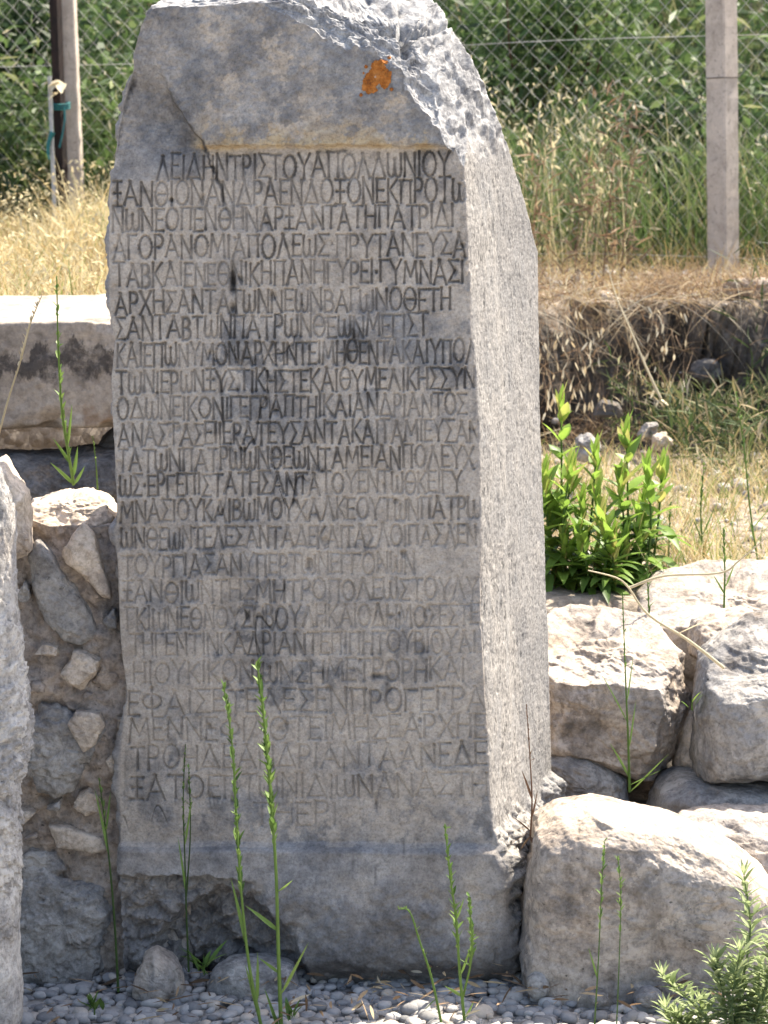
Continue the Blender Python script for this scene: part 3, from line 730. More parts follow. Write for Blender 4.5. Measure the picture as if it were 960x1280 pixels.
    dirt[:nP] = np.clip(d * FR, 0, 0.95)
    # ochre crust under the ledge
    oc = np.exp(-((Y - 180 - 4 * n_md) / (6.0 + 3.5 * n_md + 2 * n_hi)) ** 2) * smooth(232, 262, X) * smooth(556, 530, X) * (0.75 + 0.3 * n_md)
    oc = oc + 0.8 * blob(342, 166, 8, 16) * smooth(-.1, .3, n_hi) + 0.5 * blob(438, 166, 12, 12) * smooth(0, .3, n_hi) + 0.25 * blob(280, 178, 45, 10) * smooth(0, .3, n_md)
    oc = oc + 0.55 * smooth(.16, .24, flake + .35 * smooth(150, 176, Y)) * smooth(138, 170, Y) * smooth(188, 182, Y) * smooth(230, 262, X) * smooth(556, 530, X)
    oc = oc * (0.55 + 0.45 * smooth(-.15, .05, flake))
    ochre[:nP] = np.clip(oc, 0, .9) * FR
    flank = np.zeros(n); flank[:nP] = SI
    fresh = np.clip(fresh_all, 0, 1); fresh[:nP] = np.maximum(fresh[:nP], upfl)
    dirt = dirt * (1 - fresh); ochre = ochre * (1 - fresh); flank = flank * (1 - 0.6 * fresh)
    attrs = {'grey': grey, 'dirt': dirt, 'ochre': ochre, 'flank': flank, 'fresh': fresh}

    root = thing('inscribed_stele', 'tall weathered stone stele carved with lines of Greek capitals', 'stele', tuple(fworld(np.array(0.0), np.array(0.17), np.array(0.0))))
    # three parts: head, inscribed shaft, base; each takes a band of the rows
    rows_all = nz + rings
    F = grid_faces(NC, rows_all, True)
    r_head = int(np.searchsorted(zs, fpl(380, 184)[1])); r_base = int(np.searchsorted(zs, fpl(380, 1058)[1]))
    def band(name, a, b, close=False):
        vs = slice(a * NC, b * NC)
        f = grid_faces(NC, b - a, True); fl = [f]
        if close: fl.append(np.arange((b - a - 1) * NC, (b - a) * NC)[None, :])
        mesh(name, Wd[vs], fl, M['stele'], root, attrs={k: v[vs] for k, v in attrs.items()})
    band('base', 0, r_base + 1); band('shaft', r_base, r_head + 1); band('head', r_head, rows_all, True)

    # orange lichen on the head: a thin crust with its own lobed outline, following the stone under it
    Xf, Yf = to_px(Pc[:nP, 0], Pc[:nP, 2])
    sel = (Xf > 445) & (Xf < 500) & (Yf > 65) & (Yf < 128) & (FR > 0.9)
    src = Pc[:nP][sel]
    uu, vv = np.meshgrid(np.arange(446, 500, 0.9), np.arange(68, 126, 0.9))
    q = np.array([fpl(a, b) for a, b in zip(uu.ravel(), vv.ravel())])
    lobes = [(462, 104, 10, 14), (474, 84, 10, 10), (482, 98, 9, 12), (470, 95, 10, 12), (466, 113, 7, 5), (478, 79, 8, 5), (452, 119, 3, 3), (490, 112, 3.5, 3), (487, 72, 3, 2.5), (458, 84, 3, 3), (455, 92, 2, 2)]
    f = np.max([1 - ((uu.ravel() - a) / c) ** 2 - ((vv.ravel() - b) / e) ** 2 for a, b, c, e in lobes], axis=0)
    p3 = np.stack([q[:, 0], 0 * q[:, 0], q[:, 1]], 1)
    f = f + 0.55 * fbm(p3, 150, 4, 5)
    keep = f > 0
    idx = np.argmin(((src[None, :, [0, 2]] - q[keep][:, None, :]) ** 2).sum(-1), axis=1)
    w = src[idx, 1]
    wmap = np.zeros(len(q)); wmap[keep] = w
    hgt = 0.0012 + 0.0028 * np.clip(f, 0, 0.5) * 2 * (0.7 + 0.5 * fbm(p3, 260, 2, 6))
    V = fworld(q[:, 0], wmap - hgt, q[:, 1])
    G = grid_faces(uu.shape[1], uu.shape[0]); G = G[keep[G].all(1)]
    used = np.unique(G); remap = np.zeros(len(q), int); remap[used] = np.arange(len(used))
    core = np.exp(-((uu.ravel() - 472) / 7) ** 2 - ((vv.ravel() - 99) / 6) ** 2)
    o = mesh('lichen_patch', V[used], remap[G], M['lichen'], root, attrs={'core': core[used]})
    o['label'] = 'rust orange lichen on the grey head'
build_stele()

# ------------------------------------------------------------------ rocks
def ray_radius(poly, c, th):
    d = np.stack([np.cos(th), np.sin(th)], 1)
    best = np.full(len(th), 1e-3)
    n = len(poly)
    for i in range(n):
        a = poly[i] - c; b = poly[(i + 1) % n] - c; e = b - a
        den = d[:, 0] * e[1] - d[:, 1] * e[0]
        den = np.where(np.abs(den) < 1e-9, 1e-9, den)
        t = (a[0] * e[1] - a[1] * e[0]) / den; s = (a[0] * d[:, 1] - a[1] * d[:, 0]) / den
        ok = (t > 0) & (s >= -1e-6) & (s <= 1 + 1e-6)
        best = np.where(ok & (t > best), t, best)
    return best

def rock(name, outline, y, front, back, mat, seed, clips=(), ex=3.0, rough=0.012, nu=200, nv=110, parent=None, label=None, cat='rock', group=None, soft=2, facets=0, fine=1.0):
    poly = np.array([at(p[0], p[1], y)[[0, 2]] for p in outline])
    mn, mx = poly.min(0), poly.max(0); c = poly.mean(0) * 0.5 + 0.25 * (mn + mx)
    th = np.linspace(0, 2 * math.pi, nu, endpoint=False)
    r = ray_radius(poly, c, th)
    if soft:
        k = np.hanning(2 * soft + 3)[1:-1]; k /= k.sum()
        r = sum(w * np.roll(r, i - soft) for i, w in enumerate(k))
    t_ = np.linspace(-1, 1, nv); ph = np.pi / 2 * np.sign(t_) * np.abs(t_) ** 0.9
    a = np.abs(np.cos(ph)) ** np.where(ph > 0, 2 / min(ex, 2.0), 2 / ex); b = np.sign(np.sin(ph)) * np.abs(np.sin(ph)) ** (2 / ex)
    depth = np.where(b < 0, front, back)
    X = c[0] + np.outer(a, r * np.cos(th)); Z = c[1] + np.outer(a, r * np.sin(th)); Yy = np.repeat((y + b * depth)[:, None], nu, 1)
    P = np.stack([X.ravel(), Yy.ravel(), Z.ravel()], 1)
    C = np.array([c[0], y + (back - front) * 0.3, c[1]])
    rg = np.random.default_rng(seed)
    cl = list(clips)
    size = np.linalg.norm(mx - mn)
    for _ in range(facets):
        n = rg.normal(size=3); n[1] = -abs(n[1]) * 0.9; n /= np.linalg.norm(n)
        d = ((P - C) @ n).max(); cl.append((C + n * d * rg.uniform(0.80, 0.94), n))
    edge = np.zeros(len(P))
    for pt, n in cl:
        n = np.asarray(n, float); n /= np.linalg.norm(n); v = P - C
        pt = np.asarray(pt, float)
        if len(pt) == 3 and abs(pt[0]) > 5: pt = at(*pt)
        d0 = (pt - C) @ n + rough * 0.8 * fbm(P, 14, 3, seed + 3)
        dn = v @ n
        t = np.where((dn > d0) & (dn > 1e-5), np.maximum(d0, 0.01) / np.maximum(dn, 1e-5), 1)
        P = C + v * t[:, None]
    v = P - C; dirn = v / (np.linalg.norm(v, axis=1)[:, None] + 1e-9)
    f0 = 1.6 / max(size, 0.05)
    Ps = P @ np.array([[1, 0.1, .25], [0, 1, .1], [-.1, 0, 1.0]]) * [1, 1, 1.7]           # bedding: relief a little flattened
    amt = rough * (1.0 * terr(fbm(Ps, f0 * 1.8, 4, seed), 2.6) + 0.32 * terr(fbm(Ps, f0 * 5, 3, seed + 7), 2.2) + 0.15 * fine * fbm(P, 48, 3, seed + 9) + 0.09 * fine * fbm(P, 160, 2, seed + 12))
    ck = np.abs(fbm(Ps, f0 * 1.6, 4, seed + 31))
    amt = amt - smooth(.02, .0, ck) * smooth(.0, .3, fbm(P, f0 * 2, 2, seed + 41)) * rough * 0.25
    P = P + dirn * amt[:, None]
    F = grid_faces(nu, nv, True)
    o = mesh(name, P, F, M[mat], parent)
    if label and parent is None: tag(o, label, cat, group)
    elif label: o['label'] = label
    return o

G_B = 'loose limestone boulders heaped right of the stele'
rock('boulder', [(655, 1272), (650, 1180), (656, 1110), (662, 1075), (668, 1034), (698, 1016), (745, 1010), (800, 1022), (850, 1034), (890, 1052), (930, 1076), (962, 1102), (992, 1160), (1000, 1272), (820, 1276)],
     5.0, 0.17, 0.24, 'boulder_brown', 11, clips=[((740, 1050, 4.86), (.03, -.66, .75)), ((885, 1088, 4.86), (.30, -.58, .76)), ((690, 1150, 4.85), (-.5, -.85, .05))], ex=4.4, rough=0.011, nu=520, nv=300,
     label='largest boulder, broad and brown faced, at the front beside the stele foot', group=G_B)
rock('boulder', [(672, 930), (672, 800), (690, 764), (715, 757), (775, 762), (820, 775), (853, 815), (858, 850), (862, 890), (845, 930), (815, 962), (790, 965), (740, 945), (700, 935)],
     5.72, 0.20, 0.25, 'boulder', 12, clips=[((752, 862, 5.525), (0.03, -.33, .94)), ((700, 930, 5.53), (-.25, -.9, -.3)), ((845, 890, 5.58), (.75, -.4, .2))], ex=4, rough=0.014, nu=440, nv=260, facets=3,
     label='angular boulder with a flat sunlit top, below the leafy plants', group=G_B)
rock('boulder', [(872, 965), (868, 880), (880, 830), (905, 800), (940, 778), (985, 770), (1060, 790), (1080, 900), (1060, 968)],
     5.56, 0.2, 0.25, 'boulder_grey', 13, clips=[((890, 884, 5.39), (-.30, -.40, .86)), ((955, 862, 5.37), (.1, -.5, .86))], ex=3.6, rough=0.013, nu=300, nv=180, facets=3,
     label='rounded grey boulder cut by the right edge of the picture', group=G_B)
rock('boulder', [(775, 800), (800, 745), (830, 722), (880, 708), (930, 710), (1000, 705), (1060, 720), (1070, 800), (1000, 830), (900, 830), (830, 850)],
     6.12, 0.22, 0.25, 'boulder', 14, clips=[((850, 790, 5.92), (-.05, -.30, .95)), ((900, 765, 5.93), (.0, -.5, .86))], ex=3.6, rough=0.012, nu=300, nv=170, facets=3,
     label='broad pale boulder at the back of the heap, nearest the dry grass', group=G_B)
rock('boulder', [(668, 1010), (670, 935), (700, 920), (745, 938), (780, 965), (784, 1000), (750, 1015)],
     5.66, 0.15, 0.15, 'boulder_grey', 15, ex=3, rough=0.010, label='shaded grey boulder wedged below the angular boulder, against the stele', group=G_B)
rock('boulder', [(812, 1032), (818, 985), (850, 968), (900, 972), (960, 975), (1050, 980), (1060, 1045), (940, 1050), (860, 1048)],
     5.52, 0.14, 0.2, 'boulder_grey', 16, clips=[((880, 992, 5.40), (0, -.3, .95))], ex=3.6, rough=0.010, label='low flat slab lying under the rounded grey boulder', group=G_B)
rock('boulder', [(830, 1060), (845, 1018), (890, 1012), (960, 1020), (1060, 1010), (1090, 1080), (1050, 1260), (975, 1260), (950, 1120), (900, 1060)],
     5.24, 0.12, 0.2, 'boulder', 17, clips=[((960, 1050, 5.14), (.05, -.4, .9))], ex=3, rough=0.013, nu=260, nv=140, label='rough boulder half hidden behind the largest boulder at the right edge', group=G_B)
rock('boulder', [(618, 1250), (622, 1150), (628, 1085), (640, 1050), (662, 1030), (685, 1040), (690, 1120), (690, 1252)],
     5.15, 0.12, 0.15, 'boulder_brown', 18, clips=[((650, 1075, 5.12), (.1, -.35, .9))], ex=3, rough=0.010, label='narrow brown boulder wedged between stele base and largest boulder', group=G_B)
rock('boulder', [(842, 960), (850, 900), (862, 880), (878, 900), (884, 960), (870, 985)], 5.66, 0.06, 0.1, 'pale', 19, ex=2.6, rough=0.008, nu=90, nv=60, label='small pale stone jammed in the gap between the two upper boulders', cat='stone')
rock('boulder', [(805, 1010), (830, 950), (900, 930), (1000, 940), (1000, 1010)], 5.8, 0.1, 0.1, 'shaded_rock', 20, ex=2.6, rough=0.01, nu=90, nv=60, label='dark stone in the shadow behind the flat slab', cat='stone')
rock('boulder', [(860, 815), (870, 780), (900, 770), (905, 815), (880, 830)], 5.8, 0.1, 0.15, 'boulder_brown', 22, ex=2.6, rough=0.01, nu=90, nv=60, label='small brown stone tucked behind the rounded grey boulder', cat='stone')

# long cut stone beam behind, left
def build_beam():
    y0 = 6.3; D_ = 0.62
    xa = -2.6; xb = at(190, 450, y0)[0]
    zt = at(68, 401, y0)[2]; zb = at(68, 537, y0)[2]
    def zrow(x, z): return z
    nx, nh = 420, 60
    xs = np.linspace(xa, xb, nx)
    prof = []                                                  # cross-section: front bottom -> front top -> back top -> back bottom
    for t in np.linspace(0, 1, nh): prof.append((0.0, zb + (zt - zb) * t))
    for t in np.linspace(0, 1, nh)[1:]: prof.append((D_ * t, zt + 0.035 * t))
    for t in np.linspace(0, 1, 16)[1:]: prof.append((D_, zt + 0.035 - (zt - zb) * t))
    for t in np.linspace(0, 1, 24)[1:-1]: prof.append((D_ * (1 - t), zb - 0.03 * (1 - t)))
    prof = np.array(prof); n = len(prof)
    k = np.hanning(7)[1:-1]; k /= k.sum()
    prof = sum(w * np.roll(prof, i - 2, axis=0) for i, w in enumerate(k))
    X, I = np.meshgrid(xs, np.arange(n), indexing='ij')
    P = np.stack([X.ravel(), y0 + prof[I.ravel(), 0], prof[I.ravel(), 1]], 1)
    c = np.array([0, y0 + D_ / 2, (zt + zb) / 2])
    d = P - c; d[:, 0] = 0; d /= np.linalg.norm(d, axis=1)[:, None]
    arris = np.exp(-((P[:, 2] - zt) / 0.02) ** 2 - ((P[:, 1] - y0) / 0.03) ** 2)
    arb = np.exp(-((P[:, 2] - zb) / 0.03) ** 2 - ((P[:, 1] - y0) / 0.06) ** 2)
    P += d * (0.006 * fbm(P, 5, 3, 51) + 0.003 * fbm(P, 40, 3, 53))[:, None]
    P -= d * (arris * 0.022 * smooth(-0.1, 0.5, fbm(P, 11, 3, 57)) + arb * 0.045 * smooth(-0.1, 0.5, fbm(P, 7, 3, 59)))[:, None]
    caps = [np.arange(n)[None, ::-1], (np.arange(n) + (nx - 1) * n)[None]]
    # slight tilt of the block, as in the photograph
    P[:, 2] += (P[:, 0] + 0.8) * -0.012
    o = mesh('stone_beam', P, [grid_faces(n, nx, True)] + caps, M['beam'])
    tag(o, 'long cut stone beam with a sunlit flat top, lying behind the stele on the left', 'stone block')
build_beam()
rock('rock', [(-60, 640), (-60, 572), (0, 566), (60, 570), (100, 566), (160, 560), (190, 574), (190, 660), (60, 690)], 6.38, 0.15, 0.3, 'shaded_rock', 61, ex=2.8, rough=0.02, label='dark rock in the shadow under the long stone beam', cat='rock')
rock('rock', [(-500, 760), (-480, 560), (-380, 530), (-300, 540), (-280, 700)], 6.45, 0.1, 0.3, 'shaded_rock', 62, nu=60, nv=40, label='shaded supporting rock under the far left end of the stone beam', cat='rock')
rock('rock', [(120, 760), (125, 556), (150, 530), (230, 530), (250, 700)], 6.5, 0.12, 0.2, 'shaded_rock', 63, nu=90, nv=60, label='shaded supporting rock under the beam end, right beside the stele', cat='rock')

# rubble wall left of the stele: mortar body with stones set in it
def build_rubble_wall():
    x0, x1 = -1.5, at(170, 900, 5.12)[0]
    root = thing('rubble_wall', 'rubble wall of grey and pale stones in brown mortar, left of the stele', 'wall', (-0.8, 5.2, 0))
    nx, nh, nd = 260, 240, 60
    xs = np.linspace(x0, x1 + 0.10, nx)
    ztop = np.interp(xs, [x0, at(20, 640, 5.1)[0], at(60, 640, 5.1)[0], at(140, 640, 5.1)[0], x1 + .1], [0.98, 0.93, 0.905, 0.90, 0.90])
    t = np.concatenate([np.linspace(0, 1, nh), 1 + np.linspace(0, 1, nd)[1:]])
    P = np.zeros((len(t), nx, 3))
    for i, q in enumerate(t):
        P[i, :, 0] = xs
        if q <= 1: P[i, :, 1] = 5.068 + 0.02 * q; P[i, :, 2] = -0.08 + (ztop + 0.08) * q
        else: P[i, :, 1] = 5.088 + 0.42 * (q - 1); P[i, :, 2] = ztop - 0.05 * (q - 1)
    V = P.reshape(-1, 3)
    k = 3
    lump = 0.026 * fbm(V, 4.5, 4, 71) + 0.014 * terr(fbm(V, 20, 3, 73), 2.5) + 0.006 * fbm(V, 75, 3, 75)
    up = np.tile(np.repeat(smooth(0.97, 1.05, t)[:, None], nx, 1).ravel(), 1)
    V[:, 1] -= lump * (1 - up); V[:, 2] += lump * up * 0.7
    mesh('mortar_body', V, grid_faces(nx, len(t))[:, ::-1], M['mortar'], root)
    S = [
     ('stone', [(30, 655), (40, 628), (75, 618), (105, 613), (130, 622), (147, 640), (150, 690), (110, 690), (70, 690), (40, 690)], 5.22, .11, .12, 'pale', 101, 'rough sunlit stone along the wall top', dict(clips=[((90, 655, 5.12), (0, -.55, .83))], nu=200, nv=120, rough=.010)),
     ('stone', [(78, 690), (103, 652), (118, 668), (127, 700), (138, 732), (140, 747), (128, 745), (104, 718), (84, 702)], 5.06, .03, .06, 'pale', 102, 'pale pointed stone near the wall top', dict(rough=.004, facets=2)),
     ('stone', [(36, 690), (50, 675), (66, 690), (80, 715), (110, 748), (125, 780), (128, 800), (105, 806), (80, 800), (60, 775), (45, 740)], 5.09, .04, .08, 'boulder_grey', 103, 'grey slanting stone below the top', dict(rough=.008)),
     ('stone', [(75, 842), (88, 826), (92, 808), (110, 816), (126, 824), (120, 845), (102, 862)], 5.06, .03, .05, 'pale', 104, 'small cream stone', dict(rough=.004, facets=3)),
     ('stone', [(116, 850), (130, 828), (146, 830), (150, 850), (135, 862)], 5.08, .02, .05, 'mortar', 105, None, dict(rough=.004)),
     ('stone', [(35, 960), (34, 905), (52, 870), (75, 872), (95, 885), (130, 890), (135, 912), (118, 940), (108, 965), (75, 992), (50, 985)], 5.10, .06, .08, 'boulder_grey', 106, 'grey lump of conglomerate', dict(rough=.014)),
     ('stone', [(84, 905), (95, 888), (125, 890), (134, 905), (118, 930), (105, 938)], 5.05, .02, .05, 'pale', 107, None, dict(rough=.004, facets=2)),
     ('stone', [(91, 1008), (98, 990), (112, 984), (124, 992), (124, 1012), (108, 1018)], 5.07, .025, .05, 'pale', 108, None, dict(rough=.004)),
     ('stone', [(60, 1030), (85, 1032), (110, 1040), (128, 1046), (134, 1060), (118, 1066), (90, 1060), (70, 1058)], 5.06, .02, .06, 'pale', 109, 'flat pale stone', dict(rough=.003)),
     ('stone', [(18, 1014), (35, 1010), (46, 1014), (30, 1030), (18, 1034)], 5.07, .02, .05, 'pale', 110, None, dict(rough=.003)),
     ('stone', [(22, 1235), (20, 1120), (30, 1075), (60, 1068), (85, 1085), (110, 1088), (135, 1100), (143, 1130), (135, 1165), (130, 1200), (110, 1235)], 5.10, .07, .1, 'boulder_grey', 111, 'large dark stained stone at the wall foot', dict(rough=.016, nu=220, nv=130)),
     ('stone', [(20, 1075), (40, 1060), (70, 1065), (85, 1085), (60, 1100), (30, 1098)], 5.07, .02, .05, 'boulder_grey', 112, None, dict(rough=.006)),
     ('stone', [(-20, 700), (-10, 580), (4, 570), (18, 595), (33, 618), (36, 650), (38, 690), (20, 700)], 5.0, .06, .1, 'pale', 113, 'sunlit stone at the left end of the wall top', dict(rough=.008, clips=[((15, 600, 4.94), (.3, -.35, .85))])),
     ('stone', [(20, 680), (20, 650), (30, 640), (38, 660), (38, 690)], 4.97, .03, .05, 'pale', 114, None, dict(rough=.004)),
     ('stone', [(128, 1060), (140, 1000), (152, 960), (160, 1000), (160, 1100), (140, 1110)], 5.14, .03, .06, 'mortar', 115, None, dict(rough=.006)),
     ('stone', [(-120, 900), (-110, 760), (-40, 740), (0, 780), (0, 900), (-60, 940)], 5.09, .05, .06, 'boulder_grey', 116, None, dict(rough=.014)),
     ('stone', [(-150, 1150), (-140, 980), (-60, 960), (-20, 1020), (-20, 1150), (-80, 1180)], 5.09, .05, .06, 'boulder_brown', 117, None, dict(rough=.014)),
    ]
    for k, (px, py, w, h) in enumerate(((60, 815, 15, 12), (140, 775, 9, 14), (46, 860, 12, 9), (140, 955, 9, 12), (66, 1005, 14, 8), (44, 1050, 12, 8), (150, 900, 8, 10), (30, 740, 9, 12), (112, 870, 10, 7))):
        rk = np.random.default_rng(k + 40); an = np.sort(rk.uniform(0, 6.28, 7))
        S.append(('stone', [(px + w * rk.uniform(.75, 1.15) * math.cos(a), py + h * rk.uniform(.75, 1.15) * math.sin(a)) for a in an], 5.06, .02, .05, ('pale', 'boulder_grey', 'mortar')[k % 3], 150 + k, None, dict(rough=.004, facets=2, nu=80, nv=50)))
    for nm, ol, y, f, b, m, seed, lb, kw in S:
        kw = dict(kw); kw.setdefault('nu', 130); kw.setdefault('nv', 80)
        kw.setdefault('fine', 1.8); rock(nm, ol, y, f, b, m, seed, parent=root, label=lb, ex=4.5, soft=0, **kw)
build_rubble_wall()

# another upright stone at the left border, nearer the camera
def build_edge_stone():
    y = 4.55
    ol = [(-330, 1420), (-340, 640), (-300, 560), (-120, 545), (-40, 552), (-6, 572), (6, 600), (14, 622), (18, 650), (17, 700), (20, 760), (19, 830), (21, 870), (27, 905), (24, 960), (19, 1000), (22, 1060), (26, 1110), (24, 1150), (22, 1200), (26, 1240), (22, 1300), (22, 1420)]
    rock('standing_stone', ol, y, 0.10, 0.16, 'slab', 131, ex=2.3, rough=0.020, nu=900, nv=220, soft=0, fine=2.6, label='rough standing stone with a sunlit edge, cut by the left border of the picture', cat='standing stone')
build_edge_stone()

# stones lying in the hollow of the stele's base
rock('foot_stone', [(165, 1245), (170, 1222), (180, 1195), (195, 1186), (215, 1198), (228, 1215), (232, 1240), (200, 1250)], 4.95, .06, .08, 'boulder_brown', 141, ex=2.6, rough=.006, facets=2, nu=120, nv=80, label='pointed brown stone in the dark hollow at the left of the stele base', cat='stone', group='stones at the stele foot')
rock('foot_stone', [(258, 1250), (262, 1215), (285, 1200), (330, 1196), (370, 1205), (378, 1250), (320, 1256)], 4.97, .05, .08, 'boulder_grey', 142, ex=2.8, rough=.006, nu=120, nv=80, label='low broad grey stone filling the hollow under the stele base', cat='stone', group='stones at the stele foot')

# ------------------------------------------------------------------ pebbles
def ico(sub):
    bpy_me = bpy.data.meshes.new('tmp')
    import bmesh
    bm = bmesh.new(); bmesh.ops.create_icosphere(bm, subdivisions=sub, radius=1); bm.to_mesh(bpy_me); bm.free()
    v = np.array([p.co[:] for p in bpy_me.vertices]); f = np.array([p.vertices[:] for p in bpy_me.polygons])
    bpy.data.meshes.remove(bpy_me); return v, f
def blobs(centers, radii, sub, rg, flat=0.6, lump=0.16):
    v, f = ico(sub); n = len(centers); m = len(v)
    out = np.zeros((n, m, 3))
    for i in range(n):
        s = radii[i] * np.array([rg.uniform(.8, 1.35), rg.uniform(.75, 1.05), flat * rg.uniform(.75, 1.25)])
        q = np.sign(v) * np.abs(v) ** rg.uniform(.75, 1.0)
        ax = Matrix.Rotation(rg.uniform(0, 6.28), 3, 'Z') @ Matrix.Rotation(rg.normal() * .35, 3, 'X')
        out[i] = (q * (1 + lump * vnoise(v + rg.uniform(0, 50), 1.7, 5)[:, None]) * s) @ np.array(ax).T + centers[i]
    F = (f[None] + (np.arange(n) * m)[:, None, None]).reshape(-1, 3)
    return out.reshape(-1, 3), F, m
def build_pebbles():
    rg = np.random.default_rng(5)
    V = []; F = []; T = []; off = 0
    for (ya, yb, n, sub, r0, r1) in ((4.66, 5.06, 3000, 2, .0075, .015), (4.66, 5.06, 240, 2, .016, .022), (4.1, 4.68, 1700, 1, .012, .03)):
        x = rg.uniform(-1.0, 1.0, n); y = rg.uniform(ya, yb, n); r = rg.uniform(r0, r1, n)
        z = r * 0.45 + rg.uniform(-0.006, 0.012, n)
        # a little heaped against the stone feet on the left
        z += -0.036 + 0.02 * np.exp(-((x + 0.42) / .2) ** 2) * smooth(4.85, 5.05, y)
        v, f, m = blobs(np.stack([x, y, z], 1), r, sub, rg)
        V.append(v); F.append(f + off); off += len(v); T.append(np.repeat(rg.beta(1.5, 1.4, n), m))
    o = mesh('gravel', np.concatenate(V), np.concatenate(F), M['pebble'], origin=(0, 4.8, 0), attrs={'tint': np.concatenate(T)})
    tag(o, 'grey rounded pebbles covering the ground before the stones', 'gravel', kind='stuff')
    # bank rubble and gravel of the upper ground, right
    V = []; F = []; T = []; off = 0
    n = 900
    x = rg.uniform(0.35, 2.1, n); y = rg.uniform(6.4, 8.9, n); r = rg.uniform(.008, .03, n) * rg.uniform(.6, 1.2, n)
    keep = (rg.random(n) < np.where((x > 1.0) & (y > 6.9) & (y < 8.3), 1.0, 0.35))
    x, y, r = x[keep], y[keep], r[keep]
    v, f, m = blobs(np.stack([x, y, terrain(x, y) + r * .2], 1), r, 1, rg, .7)
    V.append(v); F.append(f); off = len(v); T.append(np.repeat(rg.uniform(.2, 1, len(x)), m))
    n = 260
    x = rg.uniform(0.1, 2.2, n); y = rg.uniform(9.2, 10.8, n); r = rg.uniform(.01, .035, n)
    v, f, m = blobs(np.stack([x, y, terrain(x, y) + r * .2], 1), r, 1, rg, .7)
    V.append(v); F.append(f + off); T.append(np.repeat(rg.uniform(.3, 1, n), m))
    o = mesh('loose_rubble', np.concatenate(V), np.concatenate(F), M['pebble'], origin=(1.2, 7.5, .6), attrs={'tint': np.concatenate(T)})
    tag(o, 'small loose stones scattered on the upper ground and bank', 'rubble', kind='stuff')
build_pebbles()
def build_litter():
    rg = np.random.default_rng(15); ms = Mass()
    n = 260
    b = np.column_stack([rg.uniform(-.75, .8, n), rg.uniform(4.7, 5.0, n), rg.uniform(.012, .03, n)])
    V, F, k = blades(b, unit(np.column_stack([rg.normal(size=n), rg.normal(size=n), rg.normal(size=n) * .15])), rg.uniform(.015, .06, n), rg.uniform(.002, .008, n), np.full(n, .2), rg, 3, 'leaf')
    ms.add(V, F, k, np.clip(rg.random(n), 0, .95))
    ms.build('leaf_litter', M['brush'], (0, 4.85, 0), 'bits of dry straw and dead leaf among the pebbles', 'litter')
# bigger single cobbles
for (cx, cy, w, h, y, mt, lb) in ((672, 1232, 15, 17, 4.86, 'boulder_grey', 'upright grey cobble at the dark gap between stele base and largest boulder'),
                                  (810, 1246, 17, 12, 4.80, 'boulder_grey', 'smooth grey cobble in front of the largest boulder'),
                                  (748, 1247, 13, 9, 4.81, 'boulder_grey', 'small dark grey cobble left of the smooth one before the largest boulder'),
                                  (912, 1252, 19, 17, 4.78, 'boulder_grey', 'large grey cobble half hidden by the silvery weed')):
    ol = [(cx + w * math.cos(a), cy + h * math.sin(a)) for a in np.linspace(0, 6.28, 14, endpoint=False)]
    rock('cobble', ol, y, .03, .035, mt, int(cx), ex=2.3, rough=.003, nu=60, nv=40, label=lb, cat='cobble', group='single cobbles before the largest boulder')
for (ol, y, mt, lb) in (([(815, 560), (818, 545), (832, 540), (840, 548), (838, 562), (826, 566)], 8.1, 'pale', 'pale round stone lit by the sun at the foot of the bank'),
                        ([(718, 575), (722, 548), (738, 542), (750, 555), (752, 580)], 7.6, 'boulder_grey', 'grey upright stone just behind the leafy plant'),
                        ([(795, 548), (808, 528), (822, 530), (820, 548)], 8.25, 'boulder_grey', 'grey stone touching the pale round stone at the bank foot'),
                        ([(862, 470), (868, 452), (895, 448), (905, 470), (885, 482)], 8.75, 'shaded_rock', 'dark stone set in the shaded bank near the right edge'),
                        ([(740, 520), (750, 500), (775, 505), (780, 525)], 8.55, 'shaded_rock', 'dark stone low in the shaded bank above the leafy plant'),
                        ([(905, 372), (905, 350), (940, 346), (985, 350), (985, 378)], 9.0, 'boulder', 'flat pale stone on the bank top beside the right post')):
    rock('stone', ol, y, .05, .07, mt, int(ol[0][0]), ex=2.6, rough=.008, facets=2, nu=70, nv=44, label=lb, cat='stone', group='loose stones of the bank')

# ------------------------------------------------------------------ fence
FA = np.array([-1.30, 11.3]); FB = np.array([1.36, 10.05])           # line of the fence, seen from above
fdir = (FB - FA) / np.linalg.norm(FB - FA); fnor = np.array([-fdir[1], fdir[0]])
def fpt(s, z, off=0.0):
    q = FA + fdir * s + fnor * off; return np.array([q[0], q[1], z])
def box_post(name, c, w, d, z0, z1, ang, mat, parent, bevel=0.006, lean=0.0, groove=False):
    hw, hd = w / 2, d / 2
    prof = [(-hw + bevel, -hd), (hw - bevel, -hd), (hw, -hd + bevel), (hw, hd - bevel), (hw - bevel, hd), (-hw + bevel, hd), (-hw, hd - bevel), (-hw, -hd + bevel)]
    prof = np.array(prof); ca, sa = math.cos(ang), math.sin(ang)
    zs = np.linspace(z0, z1, 40)
    V = []
    for z in zs:
        V.append(np.stack([c[0] + prof[:, 0] * ca - prof[:, 1] * sa + lean * (z - z0), c[1] + prof[:, 0] * sa + prof[:, 1] * ca, np.full(len(prof), z)], 1))
    V = np.concatenate(V); n = len(prof)
    V += 0.0015 * np.stack([fbm(V, 25, 2, 1), fbm(V, 25, 2, 2), 0 * V[:, 0]], 1)
    caps = [np.arange(n)[None, ::-1], (np.arange(n) + (len(zs) - 1) * n)[None]]
    return mesh(name, V, [grid_faces(n, len(zs), True)] + caps, M[mat], parent, shade=False)
